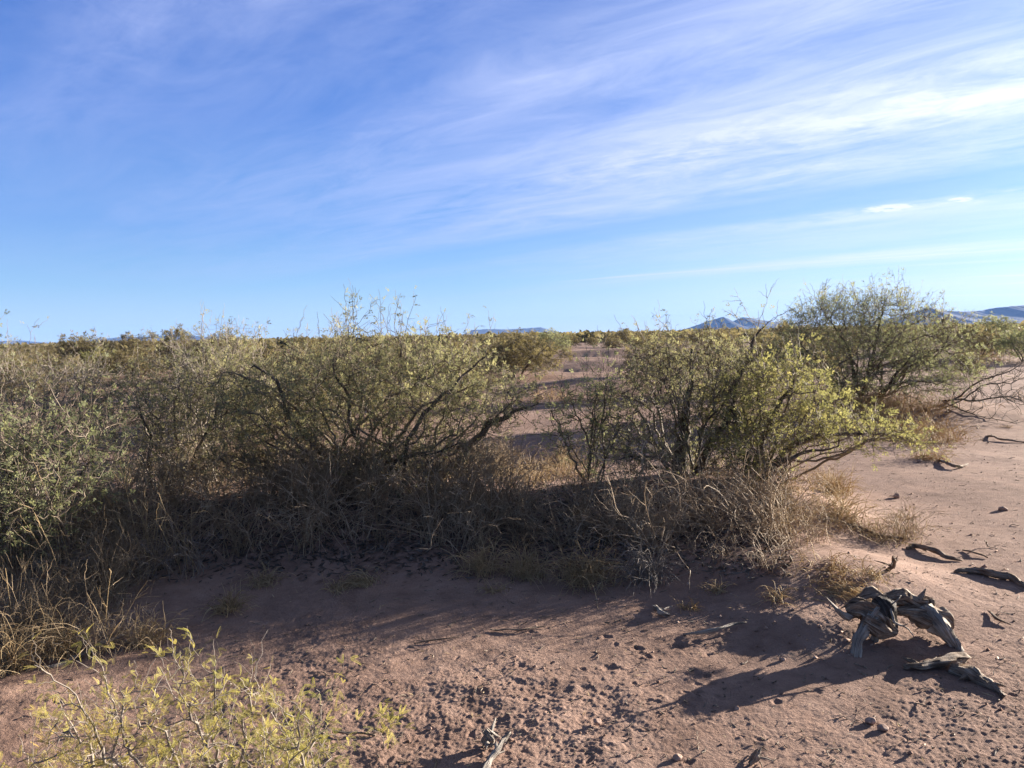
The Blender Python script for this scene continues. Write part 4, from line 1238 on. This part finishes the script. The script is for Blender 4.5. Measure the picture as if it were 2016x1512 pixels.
stone(1975, 1005, 0.035, 'dark brown clod on the far sand near the right edge', 701, STONE)
stone(1738, 1437, 0.020, 'pale pink stone with a long shadow at the lower right', 702)
stone(1715, 1424, 0.022, 'thin upright stone just behind the pale pink stone', 703)
stone(1540, 1300, 0.014, 'small grey pebble inside the stump shadow', 704)
stone(1175, 1424, 0.018, 'pink stone beside the end of the stump shadow', 705)
stone(1335, 1495, 0.018, 'pinkish stone near the bottom edge left of the bleached chip', 706)
stone(1450, 1396, 0.012, 'small pale stone on rough sand below the stump shadow', 707)
stone(1765, 980, 0.04, 'flat grey stone on sand above the wiry weed', 708)
stone(845, 1436, 0.010, 'tiny white pebble on the rough sand right of the seedling', 709)
stone(1810, 910, 0.03, 'small dark clod beneath the golden tuft', 710, STONE)


# ------------------------------------------------------------------ loose clods, pebbles and litter nobody could count
def clods():
    rng = np.random.default_rng(801)
    n = 4200
    y = 2.3 + 10 * rng.random(n) ** 2.2
    x = rng.uniform(-0.75, 0.8, n) * y
    k = fbm(x * 0.8, y * 0.8, 2, 77)
    keep = rng.random(n) < 0.35 + 1.2 * k
    x, y = x[keep], y[keep]
    n = len(x)
    r = 0.0022 + 0.010 * rng.random(n) ** 7
    z = land(x, y) + micro(x, y) + r * 0.3
    base = np.array([(1, 0, 0), (0, 1, 0), (-1, 0, 0), (0, -1, 0), (0, 0, 0.8), (0, 0, -0.8)])
    V = np.stack((x, y, z), -1)[:, None] + r[:, None, None] * (base[None] + rng.normal(size=(n, 6, 3)) * 0.28)
    f = np.array([(0, 1, 4), (1, 2, 4), (2, 3, 4), (3, 0, 4), (1, 0, 5), (2, 1, 5), (3, 2, 5), (0, 3, 5)])
    F = (f[None] + (np.arange(n) * 6)[:, None, None]).reshape(-1, 3)
    tag(link('soil_clods', make_mesh('soil_clods', V.reshape(-1, 3), F, [SOIL])), 'small crumbs of reddish soil and pebbles strewn over the sand', 'soil crumbs', kind='stuff')
    # dry bits of twig and leaf
    n = 4200
    y = 2.4 + 9 * rng.random(n) ** 1.6
    x = rng.uniform(-0.75, 0.8, n) * y
    a = rng.uniform(0, math.pi, n)
    L = 0.012 + 0.06 * rng.random(n) ** 3
    d = np.stack((np.cos(a), np.sin(a), rng.normal(size=n) * 0.18), -1)
    b = np.stack((x, y, land(x, y) + micro(x, y) + 0.004), -1)
    P = np.stack([b + d * (L * (t - 0.5))[:, None] + np.array((0, 0, 0.0)) + rng.normal(size=(n, 3)) * 0.003 for t in (0, .33, .67, 1)], 1)
    R = np.ones((n, 4)) * (0.0008 + 0.0022 * rng.random(n) ** 2)[:, None]
    V, F = tubes(P, R, 4)
    tag(link('plant_litter', make_mesh('plant_litter', V, F, [TWIG], {'rnd': ('FACE', 'FLOAT', rng.random(len(F)))})), 'dry bits of twig scattered on the sand', 'plant litter', kind='stuff')


clods()


def pebbles():
    rng = np.random.default_rng(821)
    n = 1100
    y = 3.6 + 13 * rng.random(n) ** 1.3
    x = rng.uniform(-0.1, 0.85, n) * y
    r = 0.003 + 0.014 * rng.random(n) ** 6
    z = land(x, y) + micro(x, y) + r * 0.25
    base = np.array([(1, 0, 0), (0, 1, 0), (-1, 0, 0), (0, -1, 0), (0, 0, 0.7), (0, 0, -0.7)])
    V = np.stack((x, y, z), -1)[:, None] + r[:, None, None] * (base[None] + rng.normal(size=(n, 6, 3)) * 0.25)
    f = np.array([(0, 1, 4), (1, 2, 4), (2, 3, 4), (3, 0, 4), (1, 0, 5), (2, 1, 5), (3, 2, 5), (0, 3, 5)])
    F = (f[None] + (np.arange(n) * 6)[:, None, None]).reshape(-1, 3)
    tag(link('pebbles', make_mesh('pebbles', V.reshape(-1, 3), F, [STONE])), 'scattered small pebbles on the open sand', 'pebbles', kind='stuff')
    # fallen leaflets and straw
    n = 5200
    y = 2.4 + 7 * rng.random(n) ** 1.5
    x = rng.uniform(-0.75, 0.8, n) * y
    k = rng.random(n) < 0.25 + 1.3 * np.maximum(fbm(x * 1.4, y * 1.4, 3, 131), 0)
    x, y = x[k], y[k]
    n = len(x)
    a = rng.uniform(0, 2 * math.pi, n)
    d = np.stack((np.cos(a), np.sin(a), rng.normal(size=n) * 0.25), -1)
    w = np.stack((-np.sin(a), np.cos(a), rng.normal(size=n) * 0.4), -1)
    c = np.stack((x, y, land(x, y) + micro(x, y) + 0.004), -1)
    L, W = (0.004 + 0.03 * rng.random(n) ** 3)[:, None], rng.uniform(0.001, 0.003, n)[:, None]
    V = np.stack((c - d * L, c - w * W, c + d * L, c + w * W), 1).reshape(-1, 3)
    tag(link('straw_litter', make_mesh('straw_litter', V, np.arange(4 * n).reshape(-1, 4), [STRAW], {'rnd': ('FACE', 'FLOAT', rng.random(n))})), 'bits of straw and fallen leaflets on the sand', 'plant litter', kind='stuff')


pebbles()


def shade_duff():  # dark flakes added under the bushes so the shade there goes near black
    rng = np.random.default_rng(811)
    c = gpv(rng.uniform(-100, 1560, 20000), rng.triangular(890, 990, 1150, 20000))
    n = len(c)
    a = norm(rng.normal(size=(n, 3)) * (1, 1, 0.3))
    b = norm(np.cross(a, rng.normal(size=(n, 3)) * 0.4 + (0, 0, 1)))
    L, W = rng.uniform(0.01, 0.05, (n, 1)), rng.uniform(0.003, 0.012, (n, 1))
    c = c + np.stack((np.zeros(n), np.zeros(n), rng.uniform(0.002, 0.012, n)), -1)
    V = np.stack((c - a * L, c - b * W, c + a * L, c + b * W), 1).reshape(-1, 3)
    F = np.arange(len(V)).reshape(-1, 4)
    tag(link('shade_litter', make_mesh('shade_litter', V, F, [BARK], {'rnd': ('FACE', 'FLOAT', rng.random(n))})), 'dark dead leaves and bark bits laid under the bushes to deepen their shade', 'leaf litter', kind='stuff')


shade_duff()


# ------------------------------------------------------------------ mesquite scrub out to the horizon
def scrub_proto(seed, w, h, leafp, na, coarse):
    rng = np.random.default_rng(seed)
    limbs = []
    for k_ in range(5):
        a = k_ * 1.26 + rng.random()
        limbs.append([np.array((0.1 * math.cos(a), 0.1 * math.sin(a), -0.05)), np.array((0.35 * w * math.cos(a), 0.35 * w * math.sin(a), h * 0.45)),
                      np.array((0.6 * w * math.cos(a), 0.6 * w * math.sin(a), h * 0.75))])
    lobes = []
    for k_ in range(7):
        a = k_ * 0.9 + rng.random() * 0.5
        q = rng.uniform(0.25, 0.62)
        lobes.append((w * q * math.cos(a), w * q * math.sin(a), h * rng.uniform(0.38, 0.72), w * 0.36, w * 0.36, h * 0.27))
    lobes.append((0, 0, h * 0.7, w * 0.45, w * 0.45, h * 0.3))
    lobes.append((0, 0, h * 0.35, w * 0.75, w * 0.75, h * 0.22))
    return bush_geometry([], limbs, lobes, rng, na, 0.19, 0.13, rtip=0.007, twigs=1.5, twig_len=(0.2, 0.5), leafp=leafp, leaf=LEAF_COARSE, lscale=coarse, whips=14,
                         whip_len=(0.3, 0.7), twig_r=0.006, thick=0.022, floor=0.0), rng


PROTO = []
for q, (w, h, lp) in enumerate(((1.5, 1.7, 0.42), (1.9, 1.6, 0.36), (1.2, 1.5, 0.48), (1.7, 2.0, 0.34), (2.2, 1.8, 0.40))):
    (tr, tw, lf), rg = scrub_proto(900 + q, w, h, lp, 620, (1.0, 1.9))
    ms = []
    for nm, VF, mt in (('trunk', tr, BARK), ('twigs', tw, TWIG)):
        ms.append(make_mesh(nm, VF[0], VF[1], [mt], {'rnd': ('FACE', 'FLOAT', np.clip(rg.normal(0.45, 0.2, len(VF[1])), 0, 1))}))
    leaves = make_mesh('foliage', lf[0], lf[1], [LEAF_FAR], {'rnd': ('FACE', 'FLOAT', lf[2])})
    V, F = join([tr, tw, (lf[0], lf[1])])
    mi = np.concatenate((np.zeros(len(tr[1]) + len(tw[1])), np.ones(len(lf[1]))))
    rn = np.concatenate((np.full(len(tr[1]) + len(tw[1]), 0.4), lf[2]))
    whole = make_mesh('desert_shrub', V, F, [TWIG, LEAF_FAR], {'rnd': ('FACE', 'FLOAT', rn)}, midx=mi)
    gold = leaves.copy()
    gold.materials[0] = LEAF_LIME
    green = leaves.copy()
    green.materials[0] = LEAF_GREEN
    ms += [leaves, gold, green]
    PROTO.append((ms, whole))


def mid_bush(x, y, s, p, label, leafk=2, rot=0.0, name='mesquite_bush', group=None):
    ms, _ = PROTO[p]
    o_ = thing(name, on_land(x, y, -0.03), label, 'bush', group)
    o_.scale = (s, s, s)
    o_.rotation_euler = (0, 0, rot)
    for nm, me in (('trunk', ms[0]), ('twigs', ms[1]), ('foliage', ms[leafk])):
        link(nm, me, o_)


MID = [  # u, Y, scale, prototype, leaf tone, label
    (2018, 33.0, 0.80, 1, 4, 'dense green bush cut by the right edge, beyond the bare wash'),
    (1930, 36.0, 0.8, 4, 2, 'dull olive bush beyond the wash, left of the dense green edge bush'),
    (1860, 42.0, 0.8, 0, 2, 'brownish low bush far behind the tallest mesquite'),
    (190, 27.0, 0.66, 2, 3, 'yellow rounded bush on the far side of the pink flat at the left'),
    (265, 31.0, 0.7, 3, 2, 'grey olive bush right of the yellow rounded bush, at the back of the flat'),
    (120, 24.0, 0.66, 1, 2, 'dusty bush left of the yellow rounded bush, behind bare grey twigs'),
    (30, 21.0, 0.66, 0, 2, 'dusty olive bush at the left edge behind bare grey twigs'),
    (560, 11.0, 0.72, 3, 2, 'olive bush hidden behind the upper left of the widest mesquite'),
    (430, 13.0, 0.74, 1, 2, 'olive bush showing above the sparse twiggy mesquite'),
    (700, 15.0, 0.8, 4, 2, 'olive bush behind the top of the widest mesquite'),
    (890, 18.0, 0.72, 0, 2, 'olive bush behind the right shoulder of the widest mesquite'),
    (985, 27.0, 0.7, 2, 2, 'small dark bush at the left end of the bare dunes'),
    (1085, 50.0, 0.85, 1, 4, 'taller dark bush standing on the skyline above the dunes'),
    (1450, 14.0, 0.72, 2, 2, 'olive brown bush between the dark trunk mesquite and the tallest mesquite'),
    (1560, 20.0, 0.75, 4, 2, 'olive brown bush just left behind the tallest mesquite'),
    (1300, 19.0, 0.72, 3, 2, 'brown bush behind the thick trunk mesquite right of the dunes'),
    (1400, 24.0, 0.74, 0, 2, 'brownish bush under the twin peaked hill'),
    (1905, 24.0, 0.5, 2, 2, 'small low bush on the bare wash right of the tallest mesquite'),
    (1960, 60.0, 1.1, 3, 4, 'dark tall bush far back under the blue hill at the right'),
]
taken = []
rng = np.random.default_rng(55)
for u, Y, s, p, lk, lab in MID:
    x = px3(u, 660, Y)[0]
    mid_bush(x, Y, s, p, lab, lk, rng.uniform(0, 6.28))
    taken.append((x, Y, s * 2.0))

count = 0
tries = 0
while count < 292 and tries < 9000:
    tries += 1
    Y = 22 + 170 * rng.random() ** 1.3
    x = rng.uniform(-0.80, 0.82) * Y
    if 3.2 < x * 50 / Y < 12.0 and Y < 62:                  # the bare dunes stay open
        continue
    if x / Y > 0.52 and Y < 50:                           # and the wash on the right
        continue
    if -0.62 < x / Y < -0.36 and Y < 26:                  # and the flat on the left
        continue
    s = rng.uniform(0.62, 0.86)
    if any((x - a) ** 2 + (Y - b) ** 2 < (0.85 * (s * 1.7 + c)) ** 2 * 0.6 for a, b, c in taken):
        continue
    o_ = link('desert_shrub', PROTO[rng.integers(0, len(PROTO))][1])
    o_.location = on_land(x, Y, -0.04)
    o_.scale = (s, s, s * rng.uniform(0.85, 1.1))
    o_.rotation_euler = (0, 0, rng.uniform(0, 6.28))
    tag(o_, 'small far olive bush among many along the horizon', 'bush', 'far bushes along the horizon')
    taken.append((x, Y, s * 1.7))
    count += 1


def far_scrub():
    rng = np.random.default_rng(66)
    n = 5200
    Y = 130 + 1500 * rng.random(n) ** 2.0
    x = rng.uniform(-0.85, 0.9, n) * Y
    w, h = rng.uniform(1.4, 3.2, n), rng.uniform(1.1, 2.0, n)
    m = 34
    d = norm(rng.normal(size=(n, m, 3)))
    d[..., 2] = np.abs(d[..., 2])
    rr = rng.random((n, m, 1)) ** 0.4
    c = np.stack((x, Y, land(x, Y)), -1)[:, None] + d * rr * np.stack((w, w, h), -1)[:, None]
    a, b = rng.normal(size=(n, m, 3)), rng.normal(size=(n, m, 3))
    a, b = norm(a) * 0.35, norm(b) * 0.28
    V = np.stack((c - a - b, c + a - b, c + a + b, c - a + b), 2).reshape(-1, 3)
    F = np.arange(len(V)).reshape(-1, 4)
    tag(link('far_scrub', make_mesh('far_scrub', V, F, [LEAF_FAR], {'rnd': ('FACE', 'FLOAT', rng.random(len(F)) * 0.8)})), 'even band of low scrub reaching the horizon below the hills', 'scrub', kind='stuff')


far_scrub()

if HAZE > 0:
    m, k = new_mat('haze')
    pv = k.n('ShaderNodeVolumePrincipled', {'Color': (0.24, 0.46, 1.0, 1), 'Density': HAZE, 'Anisotropy': 0.0})
    o_ = k.n('ShaderNodeOutputMaterial')
    k.link(pv.outputs[0], o_.inputs['Volume'])
    x0, x1, y0, y1, z0, z1 = -9800, 9800, -9800, 9800, -4.0, 185.0
    V = np.array([(x, y, z) for z in (z0, z1) for y in (y0, y1) for x in (x0, x1)])
    F = np.array([(0, 2, 3, 1), (4, 5, 7, 6), (0, 1, 5, 4), (2, 6, 7, 3), (0, 4, 6, 2), (1, 3, 7, 5)])
    tag(link('haze', make_mesh('haze', V, F, [m])), 'thin blue haze over the far plain', 'haze', kind='stuff')
